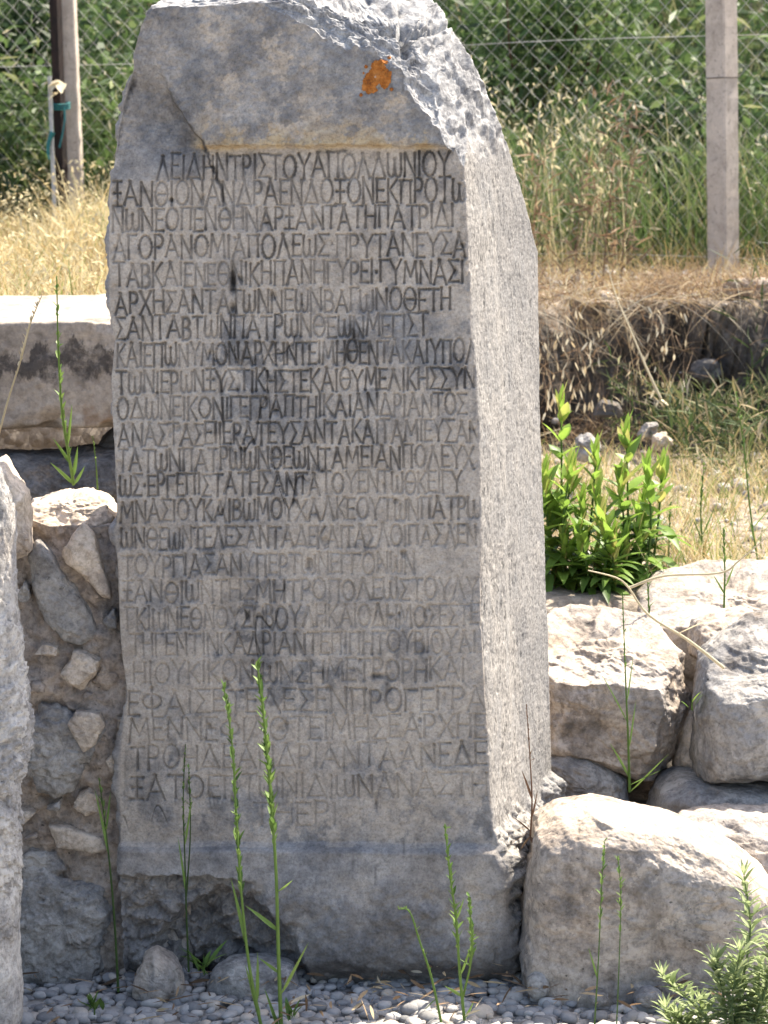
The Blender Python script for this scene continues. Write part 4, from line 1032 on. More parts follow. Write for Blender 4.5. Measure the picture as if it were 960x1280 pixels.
def build_fence():
    root = thing('chain_link_fence', 'wire chain link fence on concrete posts, behind the stele', 'fence', (0.0, 10.7, 1.2))
    # zigzag wires woven side by side
    pitch = 0.041; half = 0.041; zlo, zhi = 1.16, 3.4
    L = np.linalg.norm(FB - FA)
    rows = int((zhi - zlo) / half)
    mb = MB()
    k0, k1 = int(-2.2 / pitch), int((L + 2.2) / pitch)
    rg = np.random.default_rng(9)
    lev = np.arange(rows + 1)
    for k in range(k0, k1):
        s = (k + np.where((lev + k) % 2 == 0, 0.0, 1.0)) * pitch
        z = zlo + lev * half
        sag = 0.012 * np.sin(s * 2.3 + z * 1.7) + 0.010 * np.sin(z * 4.1 + s)
        off = np.where(lev % 2 == 0, 0.0018, -0.0018) + 0.015 * np.sin(s * 1.9) * np.sin(z * 2.2)
        q = FA[None] + np.outer(s + 0.3 * sag, fdir) + np.outer(off + 0.07, fnor)
        P = np.column_stack([q, z + sag])
        # each leg of the zigzag is a straight piece of wire
        mb.tube(P, 0.0014, sides=3)
    mb.build('wire_mesh', M['wire'], root)
    mb = MB()
    for zz, sg in ((2.05, .01), (1.2, .02), (2.9, .015)):
        s = np.linspace(-2.2, L + 2.2, 90)
        q = FA[None] + np.outer(s, fdir) + np.outer(0.062 + 0 * s, fnor)
        mb.tube(np.column_stack([q, zz - sg * np.sin(s * 2.2) - .06 * 0]), 0.0018, sides=4)
    w = mb.build('tension_wire', M['wire'], root)
    # concrete posts
    rp = at(905, 330, 10.0); rt = at(894, -40, 10.0)
    p2 = box_post('post', (rp[0] - .002, 10.0), 0.090, 0.092, 1.0, 3.1, R(45), 'concrete', root)
    p2['label'] = 'right concrete post with two faces showing'
    mb = MB()
    zt = at(897, 97, 9.93)[2]
    prof = np.array([(-.0465, -.0475), (.0465, -.0475), (.0465, .0475), (-.0465, .0475), (-.0465, -.0475)])
    ca, sa = math.cos(R(45)), math.sin(R(45))
    rr = np.array([[rp[0] - .002 + a * ca - b * sa, 10.0 + a * sa + b * ca, zt] for a, b in prof])
    for a, b in zip(rr[:-1], rr[1:]): mb.tube(np.array([a, (a + b) / 2, b]), 0.0016, sides=5)
    mb.build('tie_wire', M['rust'], root)
    lp = at(92, 285, 11.25)
    p1 = box_post('post', (lp[0], 11.25), 0.094, 0.09, 1.1, 3.2, R(-3), 'concrete', root)
    p1['label'] = 'left concrete post beside the rusty bar'
    # rusty angle bar and thin pipe tied to the left post
    bp = at(77, 285, 11.15)
    mb = MB()
    a = at(80, 290, 11.15); b = at(68, -30, 11.15)
    mb.tube(np.linspace(a, b, 12), 0.027, sides=4)
    rb = mb.build('rusty_bar', M['rust'], root, shade=False)
    mb = MB(); mb.tube(np.linspace(at(69, 290, 11.1), at(62, 95, 11.1), 8), 0.009, sides=8); mb.build('thin_pipe', M['pipe'], root)
    mb = MB()
    for k in range(3):
        z = at(75, 129 + k * 3, 11.1)
        c = (z[0], 11.15, z[2])
        mb.tube([(c[0] + 0.036 * math.cos(t), c[1] + 0.036 * math.sin(t), c[2] + 0.006 * math.sin(t)) for t in np.linspace(0, 6.28, 14)], 0.004, sides=5)
    mb.tube(px_path([(80, 133), (81, 150), (78, 168), (74, 185)], 11.1, n=12), 0.004, sides=5)
    mb.tube(px_path([(66, 165), (61, 178), (60, 192), (62, 200)], 11.08, n=10), 0.012, .004, sides=6)
    mb.build('twine', M['teal'], root)['label'] = 'teal twine knotted round the rusty bar'
    mb = MB()
    for (px, py, l) in ((72, 100, .04), (76, 104, .05), (60, 103, .025), (70, 118, .03)):
        p = at(px, py, 11.08); mb.leaf(p, (random.uniform(-1, 1), -.6, random.uniform(-.6, .6)), l * 1.4, l, .4, tint=.9, segs=3)
        mb.leaf(p, (random.uniform(-1, 1), -.3, random.uniform(-.6, .8)), l * 1.2, l, .4, tint=.9, segs=3)
    mb.build('scrap', M['straw'], root)['label'] = 'pale scraps caught on the rusty bar'
build_fence()

# ------------------------------------------------------------------ vegetation masses
def strips(base, d, length, width, bend, rg, segs=3, bend_dir=None):
    """many blades at once: base (n,3), unit d (n,3)"""
    n = len(base)
    t = np.linspace(0, 1, segs + 1)
    bd = bend_dir if bend_dir is not None else np.column_stack([rg.normal(size=n), rg.normal(size=n), np.full(n, -.5)])
    bd = bd / np.linalg.norm(bd, axis=1)[:, None]
    mid = base[:, None] + (length[:, None] * t)[..., None] * d[:, None] + (bend * length)[:, None, None] * (t ** 2)[None, :, None] * bd[:, None]
    sd = np.cross(d, rg.normal(size=(n, 3))); sd /= np.linalg.norm(sd, axis=1)[:, None] + 1e-9
    return mid, sd, t
def blades(base, d, length, width, bend, rg, segs=3, prof='blade', bend_dir=None):
    mid, sd, t = strips(base, d, length, width, bend, rg, segs, bend_dir)
    w = (1 - t) ** 0.7 if prof == 'blade' else np.sin(np.pi * (0.06 + 0.94 * t)) ** 0.7
    off = (width[:, None] * 0.5 * w)[..., None] * sd[:, None]
    V = np.stack([mid - off, mid + off], 2).reshape(-1, 3)          # n, segs+1, 2
    n = len(base); k = (segs + 1) * 2
    q = np.array([[2 * i, 2 * i + 1, 2 * i + 3, 2 * i + 2] for i in range(segs)])
    F = (q[None] + (np.arange(n) * k)[:, None, None]).reshape(-1, 4)
    return V, F, k
class Mass:
    def __init__(s): s.V = []; s.F = []; s.T = []; s.n = 0
    def add(s, V, F, k, tint):
        s.V.append(V); s.F.append(F + s.n); s.n += len(V); s.T.append(np.repeat(tint, k))
    def build(s, name, mat, origin, label, cat, kind='stuff'):
        o = mesh(name, np.concatenate(s.V), np.concatenate(s.F), mat, origin=origin, shade=True, attrs={'tint': np.concatenate(s.T)})
        return tag(o, label, cat, kind=kind)
def unit(v): return v / np.linalg.norm(v, axis=1)[:, None]

def build_thicket():
    """tangled green weeds and scrub on the slope beyond the fence"""
    rg = np.random.default_rng(21); ms = Mass()
    # leaf clumps: each clump has its own height, tint and density
    nc = 1500
    cx = rg.uniform(-3.4, 3.4, nc); cy = 11.2 + rg.random(nc) ** 1.2 * 5.2 - cx * 0.25; 
    cy = np.maximum(cy, 11.05 - (cx + 1.3) * 0.47 + 0.45)
    hgt = rg.uniform(0.25, 0.75, nc) + 0.25 * vnoise(np.column_stack([cx, cy, 0 * cx]), 0.9, 4)
    ct = np.clip(0.38 + 0.22 * rg.normal(size=nc) + 0.2 * vnoise(np.column_stack([cx, cy, 0 * cx]), 1.3, 6), 0.02, 0.8)
    for j in range(nc):
        n = int(rg.integers(22, 48)); z0 = terrain(cx[j], cy[j])
        b = np.column_stack([cx[j] + rg.normal(size=n) * .11, cy[j] + rg.normal(size=n) * .11, z0 + rg.random(n) ** 0.8 * hgt[j]])
        d = unit(np.column_stack([rg.normal(size=n), rg.normal(size=n), rg.uniform(-.2, 1.3, n)]))
        V, F, k = blades(b, d, rg.uniform(.05, .14, n), rg.uniform(.014, .04, n), rg.uniform(.1, .5, n), rg, 2, 'leaf')
        ms.add(V, F, k, np.clip(ct[j] + .12 * rg.normal(size=n), 0, .86))
    # grass blades up through it
    n = 26000
    x = rg.uniform(-3.4, 3.4, n); y = 11.1 - (x + 1.3) * 0.47 + 0.3 + rg.random(n) ** 1.3 * 5
    b = np.column_stack([x, y, terrain(x, y)])
    d = unit(np.column_stack([rg.normal(size=n) * .25, rg.normal(size=n) * .25, np.ones(n)]))
    V, F, k = blades(b, d, rg.uniform(.25, .8, n), rg.uniform(.005, .011, n), rg.uniform(.1, .5, n), rg, 4)
    ti = np.clip(.5 + .18 * rg.normal(size=n) + .25 * vnoise(b, 1.1, 8), 0.05, .85); ti[rg.random(n) < .12] = .95
    ms.add(V, F, k, ti)
    # pale seed heads
    n = 1300
    x = rg.uniform(-3, 3, n); y = 11.1 - (x + 1.3) * 0.47 + 0.2 + rg.random(n) * 1.2
    b = np.column_stack([x, y, terrain(x, y) + rg.uniform(.1, .75, n)])
    V, F, k = blades(b, unit(rg.normal(size=(n, 3))), rg.uniform(.02, .05, n), rg.uniform(.007, .014, n), np.full(n, .2), rg, 2, 'leaf')
    ms.add(V, F, k, np.full(n, .99))
    ms.build('thicket', M['thicket'], (0, 12.5, 1.5), 'tangled green weeds and scrub on the slope beyond the fence', 'thicket')
build_thicket()
build_litter()

def build_shrubs():
    """a few shrubs one can tell apart beyond the fence"""
    rg = np.random.default_rng(77)
    for (px, py, yy, rx, rz, t0, nm, lb) in ((545, 120, 11.9, .34, .40, .12, 'shrub', 'dark green shrub beyond the fence just right of the stele head'),
                                            (850, 190, 11.4, .36, .30, .10, 'shrub', 'low dark shrub beyond the fence left of the right post'),
                                            (690, 30, 12.6, .5, .38, .5, 'shrub', 'light green shrub high on the slope between stele and right post'),
                                            (20, 60, 12.6, .42, .36, .08, 'shrub', 'dark shrub beyond the fence left of the rusty bar')):
        c = at(px, py, yy); zg = float(terrain(c[0], yy))
        root = thing(nm, lb, 'shrub', (c[0], yy, zg), 'shrubs beyond the fence')
        mb = MB()
        for k in range(9):
            e = c + np.array([rg.normal() * rx * .5, rg.normal() * rx * .5, rg.uniform(-.3, .7) * rz])
            mb.tube(curve([np.array([c[0] + rg.normal() * .03, yy + rg.normal() * .03, zg - .03]), (np.array([c[0], yy, zg]) + e) / 2 + rg.normal(size=3) * .04, e], 8), .012, .003, sides=5, tint=.3)
        mb.build('stems', M['twig'], root)
        n = 3000
        u = unit(rg.normal(size=(n, 3))); r = rg.random(n) ** .45
        lump = 1 + .35 * vnoise(u + px, 2.2, 3)
        b = c + u * (r * lump)[:, None] * np.array([rx, rx * .8, rz])
        keep = vnoise(b, 9, 5) > -.35; b = b[keep]; n = len(b)
        b[:, 2] = np.maximum(b[:, 2], zg)
        V, F, k = blades(b, unit(rg.normal(size=(n, 3)) + [0, 0, .5]), rg.uniform(.04, .09, n) * (1.5 if nm == 'dead_shrub' else 1), rg.uniform(.014, .03, n) * (.28 if nm == 'dead_shrub' else 1), rg.uniform(.1, .4, n), rg, 2, 'leaf')
        mesh('foliage', V, F, M['brush' if nm == 'dead_shrub' else 'thicket'], root, attrs={'tint': np.repeat(np.clip(t0 + .12 * rg.normal(size=n), 0, .8), k)})
build_shrubs()

def build_dry_grass():
    rg = np.random.default_rng(31); ms = Mass()
    # meadow on the upper left, dense
    n = 19000
    x = rg.uniform(-2.3, -0.25, n); y = 7.1 + rg.random(n) ** .9 * 4.6
    b = np.column_stack([x, y, terrain(x, y) - .01])
    d = unit(np.column_stack([rg.normal(size=n) * .35, rg.normal(size=n) * .3, np.ones(n)]))
    hv = np.clip(.19 + .09 * vnoise(b, 1.7, 3) + .05 * rg.normal(size=n), .05, .40) * np.where(y < 7.6, .55, 1) * (1 + 0.45 * smooth(8.5, 10.0, y)) * np.where((np.abs(x + 1.42) < .22) & (y < 11.2), .6, 1)
    V, F, k = blades(b, d, hv, rg.uniform(.003, .007, n), rg.uniform(.1, .8, n), rg, 4)
    ti = np.clip(.56 + .2 * rg.normal(size=n) + .18 * vnoise(b, 2.3, 8), 0.02, .86); ti[rg.random(n) < .10] = 1.0
    ms.add(V, F, k, ti)
    # seed heads
    n = 6000
    x = rg.uniform(-2.3, -0.25, n); y = 7.2 + rg.random(n) * 4
    b = np.column_stack([x, y, terrain(x, y) + rg.uniform(.04, .27, n) * (1 + .3 * smooth(8.5, 10.8, y))])
    V, F, k = blades(b, unit(rg.normal(size=(n, 3)) + [0, 0, -.3]), rg.uniform(.012, .03, n), rg.uniform(.004, .010, n), np.full(n, .3), rg, 2, 'leaf')
    ms.add(V, F, k, np.clip(rg.normal(size=n) * .1 + .8, .5, .88))
    # behind the stele and along the fence on the right, thinner
    n = 3600
    x = rg.uniform(-.3, 2.1, n); y = 9.0 + rg.random(n) * 1.7
    b = np.column_stack([x, y, terrain(x, y) - .01])
    d = unit(np.column_stack([rg.normal(size=n) * .5, rg.normal(size=n) * .4, np.ones(n)]))
    V, F, k = blades(b, d, rg.uniform(.06, .24, n), rg.uniform(.002, .005, n), rg.uniform(.1, .9, n), rg, 4)
    ms.add(V, F, k, np.clip(.4 + .22 * rg.normal(size=n), 0, .86))
    # right middle ground, yellow-green low grass
    n = 12000
    x = rg.uniform(.3, 2.0, n); y = 6.25 + rg.random(n) * 2.05
    b = np.column_stack([x, y, terrain(x, y) - .01])
    keep = rg.random(n) < np.clip(.6 + .7 * vnoise(b, 2.4, 12), .12, 1); b = b[keep]; n = len(b)
    d = unit(np.column_stack([rg.normal(size=n) * .4, rg.normal(size=n) * .4, np.ones(n)]))
    V, F, k = blades(b, d, rg.uniform(.04, .19, n), rg.uniform(.002, .005, n), rg.uniform(.1, .7, n), rg, 4)
    ti = np.clip(.6 + .2 * rg.normal(size=n), 0, .88); ti[rg.random(n) < .3] = 1.0
    ms.add(V, F, k, ti)
    n = 48
    bx = rg.uniform(.36, .95, n); by = 10.15 + rg.normal(size=n) * .15
    b = np.column_stack([bx, by, terrain(bx, by)])
    d = unit(np.column_stack([rg.normal(size=n) * .14, rg.normal(size=n) * .14, np.ones(n)])); ln = rg.uniform(.35, .85, n) * (1.15 - .5 * (bx - .36))
    V, F, k = blades(b, d, ln, np.full(n, .004), rg.uniform(.02, .15, n), rg, 5)
    ms.add(V, F, k, np.clip(.75 + .1 * rg.normal(size=n), .4, .88))
    rep_ = 9; bb = np.repeat(b + d * ln[:, None], rep_, 0) - np.repeat(d, rep_, 0) * rg.uniform(0, .22, n * rep_)[:, None] + rg.normal(size=(n * rep_, 3)) * .014
    V, F, k = blades(bb, unit(rg.normal(size=(n * rep_, 3)) * .6 + [0, 0, -.8]), rg.uniform(.018, .036, n * rep_), rg.uniform(.006, .011, n * rep_), np.full(n * rep_, .2), rg, 2, 'leaf')
    ms.add(V, F, k, np.clip(.86 + .02 * rg.normal(size=n * rep_), .7, .88))
    ms.build('dry_grass', M['dry'], (0, 9, 1.1), 'sun bleached yellow grass on the upper ground', 'grass')
build_dry_grass()

def build_brush():
    """tangle of brown dead stems hanging over the bank on the right"""
    rg = np.random.default_rng(41); ms = Mass()
    n = 2000
    x = rg.uniform(.25, 1.9, n); y = 8.84 + rg.normal(size=n) * .16
    b = np.column_stack([x, y, terrain(x, y + .1) + rg.uniform(.02, .09, n)])
    d = unit(np.column_stack([rg.normal(size=n) * .9, -np.abs(rg.normal(size=n)) * .5 - .1, rg.normal(size=n) * .7 + .35]))
    w = np.where(x < 1.05, 1.0, .6)
    keep = rg.random(n) < w; b, d = b[keep], d[keep]; n = len(b)
    bd = np.column_stack([rg.normal(size=n) * .6, -.2 + rg.normal(size=n) * .3, -np.ones(n)])
    V, F, k = blades(b, d, rg.uniform(.05, .20, n), rg.uniform(.0015, .004, n), rg.uniform(.1, .6, n), rg, 4, bend_dir=bd)
    ti = np.clip(.48 + .27 * rg.normal(size=n) + np.where(b[:, 0] < 1.0, .1, -.05), 0, .98)
    ms.add(V, F, k, ti)
    # fine reddish cushion at the lip, left
    n = 5000
    x = rg.uniform(.30, 1.0, n) + rg.random(n) ** 2 * .9; y = 8.8 + rg.random(n) * .55
    b = np.column_stack([x, y, terrain(x, y) + rg.uniform(0, .10, n)])
    d = unit(np.column_stack([rg.normal(size=n), rg.normal(size=n), np.abs(rg.normal(size=n)) + .3]))
    cm = np.clip(.6 + .8 * vnoise(b, 4.5, 17), .15, 1.4)
    keep = rg.random(n) < cm; b, d, cm = b[keep], d[keep], cm[keep]; n = len(b)
    V, F, k = blades(b, d, rg.uniform(.04, .17, n) * cm, rg.uniform(.0012, .003, n), rg.uniform(.1, .6, n), rg, 3)
    ms.add(V, F, k, np.clip(.58 + .2 * rg.normal(size=n) + .15 * smooth(.9, 1.3, b[:, 0]), .2, .98))
    # long pale straws slanting down across the face
    n = 120
    x = rg.uniform(.3, 1.9, n); y = 8.72 + rg.normal(size=n) * .1
    b = np.column_stack([x, y, 1.10 + rg.uniform(-.04, .1, n)])
    d = unit(np.column_stack([rg.normal(size=n) * 1.0, -np.abs(rg.normal(size=n)) * .6 - .15, rg.normal(size=n) * .6 - .05]))
    V, F, k = blades(b, d, rg.uniform(.12, .46, n), rg.uniform(.0016, .0034, n), rg.uniform(.2, .7, n), rg, 6, bend_dir=np.column_stack([rg.normal(size=n) * .3, np.zeros(n), -np.ones(n)]))
    ms.add(V, F, k, np.clip(.88 + .1 * rg.normal(size=n), .6, 1))
    # hanging oat heads
    n = 400
    x = rg.uniform(.3, 1.0, n); z = rg.uniform(.80, 1.12, n)
    b = np.column_stack([x, 8.35 + rg.normal(size=n) * .12, z])
    cl = vnoise(b, 6, 3) > -.1; b = b[cl]; n = len(b)
    V, F, k = blades(b, unit(np.column_stack([rg.normal(size=n) * .35, rg.normal(size=n) * .3, -np.ones(n)])), rg.uniform(.02, .035, n), rg.uniform(.006, .010, n), np.full(n, .15), rg, 3, 'leaf')
    ms.add(V, F, k, np.clip(.93 + .05 * rg.normal(size=n), .8, 1))
    top = b + np.column_stack([rg.normal(size=n) * .03, np.abs(rg.normal(size=n)) * .06, rg.uniform(.04, .14, n)])
    dv = top - b; ln = np.linalg.norm(dv, axis=1)
    V, F, k = blades(b, dv / ln[:, None], ln, np.full(n, .0016), np.full(n, .1), rg, 2)
    ms.add(V, F, k, np.full(n, .6))
    # tall brown docks against the fence
    for (px, y, h) in ((752, 9.5, .75), (775, 9.6, .66), (716, 9.4, .5), (660, 9.5, .55)):
        p = at(px, 320, y); zg = terrain(p[0], y); n = 160
        t = rg.random(n); b = np.column_stack([p[0] + rg.normal(size=n) * .035 + .06 * t, y + rg.normal(size=n) * .03, zg + t * h])
        V, F, k = blades(b, unit(rg.normal(size=(n, 3)) + [0, 0, .8]), rg.uniform(.03, .09, n), rg.uniform(.003, .010, n), np.full(n, .3), rg, 2, 'leaf')
        ms.add(V, F, k, np.clip(.45 + .2 * rg.normal(size=n), .1, .95))
        V, F, k = blades(np.array([[p[0], y, zg]]), np.array([[.08, 0, 1.0]]), np.array([h]), np.array([.010]), np.array([.05]), rg, 6)
        ms.add(V, F, k, np.array([.35]))
    ms.build('dry_brush', M['brush'], (.9, 8.8, 1.0), 'brown dead brush with oat heads hanging over the shaded bank', 'brush')
    # green and grey weeds at the bank foot on the right
    ms = Mass(); n = 2600
    x = rg.uniform(.9, 2.0, n); y = 8.15 + rg.normal(size=n) * .28
    b = np.column_stack([x, y, terrain(x, y) + rg.random(n) * .22])
    keep = vnoise(b * [1, 1, .3], 3.1, 9) > -.05; b = b[keep]; n = len(b)
    V, F, k = blades(b, unit(rg.normal(size=(n, 3)) + [0, 0, 1.4]), rg.uniform(.03, .14, n), rg.uniform(.003, .010, n), rg.uniform(.1, .5, n), rg, 2, 'leaf')
    ms.add(V, F, k, np.clip(.5 + .28 * rg.normal(size=n), 0, 1))
    n = 1500                                                        # taller wiry weeds against the bank face
    x = rg.uniform(.75, 2.0, n); y = 8.45 + rg.normal(size=n) * .1; t = rg.random(n)
    b = np.column_stack([x, y, terrain(x, y) + t * np.clip(.30 + .25 * vnoise(np.column_stack([x, 0 * x, 0 * x]), 5, 3), .05, .55)])
    V, F, k = blades(b, unit(rg.normal(size=(n, 3)) + [0, 0, 1.0]), rg.uniform(.03, .12, n), rg.uniform(.002, .008, n), rg.uniform(.1, .5, n), rg, 2, 'leaf')
    ms.add(V, F, k, np.clip(.45 + .28 * rg.normal(size=n), 0, 1))
    ms.build('bank_weeds', M['bankweed'], (1.5, 8.1, .65), 'low dark green weeds at the foot of the bank', 'weeds')
build_brush()

# ------------------------------------------------------------------ single plants
def leafy_plant(px, pytop, pybase, y, label, seed, spread, nleaf, lw=.036):
    """broad leaved weed: several upright stems set with pointed leaves"""
    rg = np.random.default_rng(seed)
    b0 = at(px, pybase, y); b0[2] = float(terrain(b0[0], y)) - .01
    topz = at(px, pytop, y)[2]; H = topz - b0[2]
    root = thing('leafy_plant', label, 'plant', tuple(b0), 'leafy green plants behind the boulders')
    for k in range(9):
        h = H * (1.0 if k == 0 else rg.uniform(.30, .82))
        dx = 0 if k == 0 else rg.uniform(-1, 1) * spread
        dyy = rg.uniform(-.07, .07)
        base = b0 + np.array([dx * .5 + rg.normal() * .01, dyy * .5, 0])
        tip = b0 + np.array([dx, dyy, h])
        st = curve([base, (base + tip) / 2 + np.array([rg.normal() * .012, rg.normal() * .012, 0]), tip], 12)
        mb = MB(); mb.tube(st, .0045, .002, sides=6, tint=.35); stem = mb.build('stem', M['stalk'], root)
        mb = MB(); n = int(nleaf * h / H)
        for i in range(n):
            t = (i + .5) / n; p = st[min(len(st) - 1, int((.12 + .88 * t) * (len(st) - 1)))]
            a = i * 2.4 + rg.normal() * .3
            up = .05 + 1.5 * t ** 1.8 + .25 * rg.normal()
            d = np.array([math.cos(a), math.sin(a), up])
            ln = (.12 - .05 * t) * rg.uniform(.55, 1.25)
            mb.leaf(p + rg.normal(size=3) * .002, d, ln, lw * rg.uniform(.8, 1.2) * (1 - .25 * t), droop=.5 * (1 - t) + .1 * rg.random(), tint=np.clip(.30 + .5 * t + .18 * rg.normal(), 0, 1), fold=.35, segs=5)
        for i in range(6):                                       # crowded young leaves at the tip
            a = i * 1.2; mb.leaf(tip - np.array([0, 0, .012 * i]), np.array([.35 * math.cos(a), .35 * math.sin(a), 1.2]), .065, .017, 0.0, tint=np.clip(.9 + .1 * rg.normal(), 0, 1), fold=.4, segs=4)
        mb.build('leaves', M['weed'], root)
leafy_plant(708, 508, 765, 6.3, 'taller bright green leafy plant touching the stele flank', 51, .11, 30)
leafy_plant(787, 542, 765, 6.35, 'bright green leafy plant with a pale tip, right of the taller one', 52, .09, 28)
leafy_plant(752, 640, 765, 6.25, 'short leafy plant filling the gap between the two tall ones', 53, .10, 30, .026)

def stalk_plant(name, label, cat, stems, y0, y1, mat, seed, leaves=(), head=None, r=.0032, group=None, base_tint=.55):
    """stems: photo paths from the ground upward; leaves: (path index, t, end px, width m); head: tuple(t0, density, size)"""
    rg = np.random.default_rng(seed)
    paths = [px_path(s, y0, y1, 24) for s in stems]
    b = paths[0][0]
    root = thing(name, label, cat, (float(b[0]), float(b[1]), float(max(0, b[2]))), group)
    for i, p in enumerate(paths):
        mb = MB(); mb.tube(p, r * (1 if i == 0 else .8), r * .35, sides=6, tint=base_tint); sobj = mb.build('stem', M[mat], root)
        if head:
            t0, dens, size = head; mb = MB(); m = int(dens)
            for k in range(m):
                t = t0 + (1 - t0) * (k + rg.random()) / m; q = p[int(t * (len(p) - 1))] + (p[min(len(p) - 1, int(t * (len(p) - 1)) + 1)] - p[int(t * (len(p) - 1))]) * rg.random()
                tw = 1 - .5 * (t - t0) / (1 - t0)
                mb.leaf(q, unit((rg.normal(size=(1, 3)) * [.5, .5, .3] + [0, 0, 1.3]))[0], size * rg.uniform(.6, 1.3) * tw, size * .27 * rg.uniform(.7, 1.2), .05, tint=np.clip(.6 + .25 * rg.normal(), 0, 1), segs=3, fold=.5)
            mb.build('flower_head', M[mat], sobj)
    for (i, t, end, w) in leaves:
        p = paths[i]; q = p[int(t * (len(p) - 1))]; e = at(end[0], end[1], q[1] - .02)
        mb = MB(); v = e - q; mb.leaf(q, v, np.linalg.norm(v), w, 0.06, tint=np.clip(.65 + .2 * rg.normal(), 0, 1), segs=6, fold=.5, side=(.8, .55, .1), shape=.8)
        mb.build('leaf', M[mat], root)
    return root
G_S = 'green stalks in front of the stele'
stalk_plant('grass_stalk', 'tallest bright green stalk in front of the stele base, with a feathery top', 'stalk', [[(352, 1300), (348, 1190), (345, 1090), (338, 990), (330, 900), (322, 832)]], 4.72, 4.5, 'stalk', 61,
            [(0, .12, (386, 1172), .010), (0, .16, (323, 1195), .008), (0, .28, (306, 1128), .011), (0, .40, (366, 1098), .010), (0, .05, (330, 1230), .008)], (.48, 110, .034), .0042, G_S, .7)
stalk_plant('grass_stalk', 'pale blurred stalk left of the tallest one, before the stele base', 'stalk', [[(330, 1300), (312, 1210), (302, 1120), (296, 1030), (290, 930), (280, 860)]], 4.68, 4.45, 'stalk', 62,
            [(0, .1, (306, 1200), .009), (0, .14, (322, 1185), .008), (0, .3, (288, 1090), .008)], (.42, 90, .030), .0034, G_S, .6)
stalk_plant('grass_stalk', 'thin dark stalk against the left half of the inscription', 'stalk', [[(236, 1215), (233, 1140), (231, 1070), (229, 1000), (232, 930)], [(233, 1120), (238, 1040), (236, 960)]], 4.9, 4.86, 'stalk', 63,
            [(0, .35, (222, 1040), .005), (0, .6, (240, 990), .005)], (.6, 26, .016), .0022, G_S, 0.0)
stalk_plant('grass_stalk', 'slender olive stalk before the joint of stele and rubble wall', 'stalk', [[(148, 1240), (143, 1150), (137, 1080), (130, 1020), (124, 975)]], 4.92, 4.88, 'stalk', 64, [(0, .6, (118, 980), .006), (0, .7, (138, 985), .005)], (.7, 14, .02), .0026, G_S, .1)
stalk_plant('grass_stalk', 'short bent stalk before the right half of the stele base', 'stalk', [[(556, 1300), (540, 1225), (524, 1175), (512, 1140), (498, 1136)]], 4.74, 4.66, 'stalk', 65, [(0, .2, (530, 1262), .007)], (.3, 22, .012), .0028, G_S, .6)
stalk_plant('grass_stalk', 'feathery stalk standing before the right edge of the stele base', 'stalk', [[(583, 1300), (575, 1220), (570, 1150), (562, 1090), (556, 1030)], [(578, 1250), (590, 1190), (586, 1120)]], 4.74, 4.6, 'stalk', 66,
            [(0, .2, (555, 1230), .009), (0, .3, (592, 1170), .007), (0, .12, (592, 1250), .008), (0, .55, (580, 1120), .006)], (.35, 60, .026), .0034, G_S, .65)
stalk_plant('grass_stalk', 'pair of fine blurred stalks in front of the largest boulder', 'stalk', [[(742, 1300), (748, 1200), (752, 1110), (756, 1050)], [(770, 1300), (774, 1200), (776, 1120), (772, 1070)]], 4.55, 4.4, 'stalk', 67, [(0, .3, (735, 1180), .004)], (.5, 26, .02), .0017, G_S, .3)
stalk_plant('grass_stalk', 'tall stalk growing from the crevice between the upper boulders', 'stalk', [[(787, 990), (785, 920), (782, 850), (778, 740)]], 5.42, 5.38, 'stalk', 68,
            [(0, .03, (836, 938), .009), (0, .05, (826, 960), .008), (0, .1, (762, 925), .007), (0, .3, (795, 870), .005), (0, .45, (750, 835), .004), (0, .6, (792, 812), .004)], (.72, 14, .018), .0032, None, .45)
stalk_plant('dry_stalk', 'thin reddish stalk with a withered tuft at the foot of the stele flank', 'stalk', [[(663, 1045), (665, 1000), (662, 940), (658, 880)]], 5.0, 4.98, 'twig', 69,
            [(0, .35, (652, 960), .006), (0, .1, (628, 1040), .006), (0, .08, (634, 1056), .005), (0, .08, (640, 1018), .005), (0, .2, (672, 985), .005), (0, .04, (650, 1062), .008), (0, .04, (670, 1058), .008)], (.6, 18, .012), .0022, None, .5)
stalk_plant('grass_stalk', 'green leafy stalk growing before the long beam', 'stalk', [[(92, 606), (86, 570), (78, 520), (74, 460), (72, 410), (71, 345)]], 5.3, 5.15, 'stalk', 70,
            [(0, .02, (62, 575), .010), (0, .04, (106, 580), .010), (0, .1, (97, 555), .010), (0, .2, (66, 545), .008), (0, .3, (90, 500), .007)], (.2, 40, .03), .0034, None, .6)
stalk_plant('dry_stalk', 'leaning straw coloured stalk before the long beam at the left border', 'stalk', [[(-6, 560), (10, 500), (26, 450), (38, 405), (52, 370)]], 5.0, 4.95, 'straw', 71, [(0, .5, (38, 395), .005)], (.4, 22, .018), .0024, None, .5)
stalk_plant('grass_stalk', 'faint thin stalk right of the leafy stalk before the dark rock', 'stalk', [[(122, 612), (120, 580), (116, 545)]], 5.3, 5.28, 'stalk', 72, [], (.6, 8, .012), .002, None, .3)
stalk_plant('dry_straw', 'bright bent straw leaning across the shaded bank', 'straw', [[(826, 498), (806, 455), (785, 405), (770, 370), (760, 334)]], 8.15, 8.3, 'straw', 73, [(0, 0, (836, 506), .02), (0, .02, (820, 508), .016)], None, .0045, None, .9)
stalk_plant('dry_stalk', 'pale arching dry stalk lying across the boulder tops', 'stalk', [[(905, 835), (860, 800), (810, 768), (786, 735), (770, 722), (735, 713)], [(786, 735), (830, 720), (900, 716), (925, 700), (960, 670)]], 5.0, 4.92, 'straw', 74, [(0, .3, (890, 770), .008)], None, .0036, None, .85)
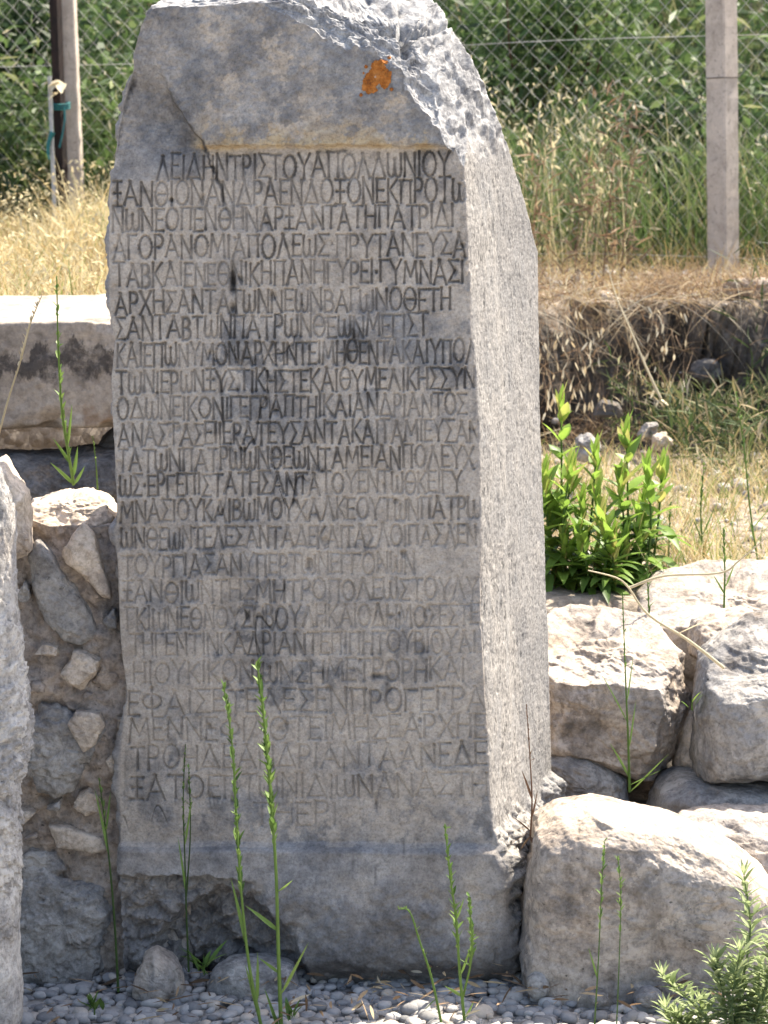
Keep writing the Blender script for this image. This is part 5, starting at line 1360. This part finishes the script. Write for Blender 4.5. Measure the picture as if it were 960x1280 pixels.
for (pp, y, lb, sd, m) in (([(905, 760), (906, 710), (904, 660)], 5.95, 'green stalk standing just behind the boulder at the back', 81, 'stalk'),
                           ([(838, 735), (836, 690), (838, 630)], 6.5, 'thin upright stalk in the dry grass right of the leafy plants', 82, 'stalk'),
                           ([(950, 720), (938, 640), (930, 560), (920, 490)], 6.4, 'tall thin stalk close to the right border of the picture', 83, 'stalk'),
                           ([(880, 700), (876, 640), (880, 580)], 6.6, 'thin stalk in the dry grass farthest behind the boulder at the back', 84, 'stalk'),
                           ([(815, 840), (812, 780), (808, 690)], 5.85, 'stalk rising between the angular boulder and the one behind', 85, 'stalk')):
    stalk_plant('grass_stalk', lb, 'stalk', [pp], y, y, m, sd, [(0, .3, (pp[0][0] + 14, pp[1][1] - 10), .007), (0, .2, (pp[0][0] - 14, pp[1][1] + 6), .006)], (.55, 22, .022), .003, 'stalks behind the boulders', .5)

def silvery_weed():
    rg = np.random.default_rng(91)
    y = 4.55
    b0 = at(915, 1330, y); b0[2] = 0.0
    root = thing('silvery_weed', 'bushy pale green weed with narrow leaves at the lower right corner', 'weed', tuple(b0))
    stems = [[(915, 1330), (928, 1230), (938, 1160), (930, 1095)], [(905, 1330), (880, 1270), (850, 1240), (828, 1222)], [(920, 1330), (955, 1240), (968, 1170)], [(912, 1330), (905, 1250), (893, 1200)],
             [(930, 1330), (945, 1270), (950, 1210)], [(900, 1335), (868, 1295), (846, 1272)], [(925, 1330), (915, 1260), (925, 1190)], [(935, 1335), (985, 1280), (1000, 1200)], [(918, 1330), (935, 1270), (915, 1225)], [(922, 1330), (950, 1260), (985, 1150)], [(908, 1335), (880, 1300), (875, 1255)], [(905, 1335), (855, 1300), (832, 1262)], [(928, 1335), (960, 1290), (962, 1240)]]
    for i, s in enumerate(stems):
        p = px_path(s, y + rg.uniform(-.05, .05), y + rg.uniform(-.1, .06), 20)
        mb = MB(); mb.tube(p, .003, .0014, sides=6, tint=.3); mb.build('stem', M['silver'], root)
        mb = MB(); n = 74 if i != 1 else 40
        for k in range(n):
            t = .18 + .82 * k / n; q = p[int(t * (len(p) - 1))]
            a = k * 2.4; d = np.array([math.cos(a), math.sin(a) * .8, .25 + .9 * t ** 2])
            mb.leaf(q + rg.normal(size=3) * .003, d, rg.uniform(.04, .068) * (1.1 - .3 * t), rg.uniform(.007, .0115), .25, tint=np.clip(.55 + .25 * rg.normal(), 0, 1), segs=4, fold=.4)
        for k in range(7):
            a = k * .9; mb.leaf(p[-1], np.array([.5 * math.cos(a), .5 * math.sin(a), 1]), .035, .006, .05, tint=.9, segs=3, fold=.4)
        mb.build('leaves', M['silver'], root)
silvery_weed()

# low sprouts between the pebbles and in the hollow of the base
def sprout(px, py, y, label, seed, n, size, mat, cat='sprout'):
    rg = np.random.default_rng(seed); b = at(px, py, y)
    root = thing('sprout', label, cat, tuple(b), 'low sprouts at the stones')
    mb = MB()
    for k in range(n):
        a = rg.uniform(0, 6.28); mb.leaf(b + rg.normal(size=3) * size * .12, np.array([math.cos(a), math.sin(a) * .6, rg.uniform(.5, 2.2)]), size * rg.uniform(.6, 1.2), size * .22 * rg.uniform(.7, 1.4), .15, tint=np.clip(.4 + .2 * rg.normal(), 0, 1), segs=4)
    mb.build('leaves', M[mat], root)
    mb = MB(); mb.tube([b - [0, 0, .01], b + [0, 0, size * .4]], .002, .001, sides=5, tint=.3); mb.build('stem', M[mat], root)
sprout(255, 1212, 4.9, 'small broad leaved sprout in the dark hollow of the stele base', 1, 7, .07, 'stalk')
sprout(362, 1268, 4.72, 'tiny green sprout in the pebbles before the stele', 2, 9, .04, 'stalk')
sprout(118, 1262, 4.76, 'tiny green sprout in the pebbles before the rubble wall', 3, 12, .04, 'stalk')
sprout(865, 882, 5.45, 'small fresh green sprout in the gap between the two upper boulders', 4, 5, .035, 'weed')
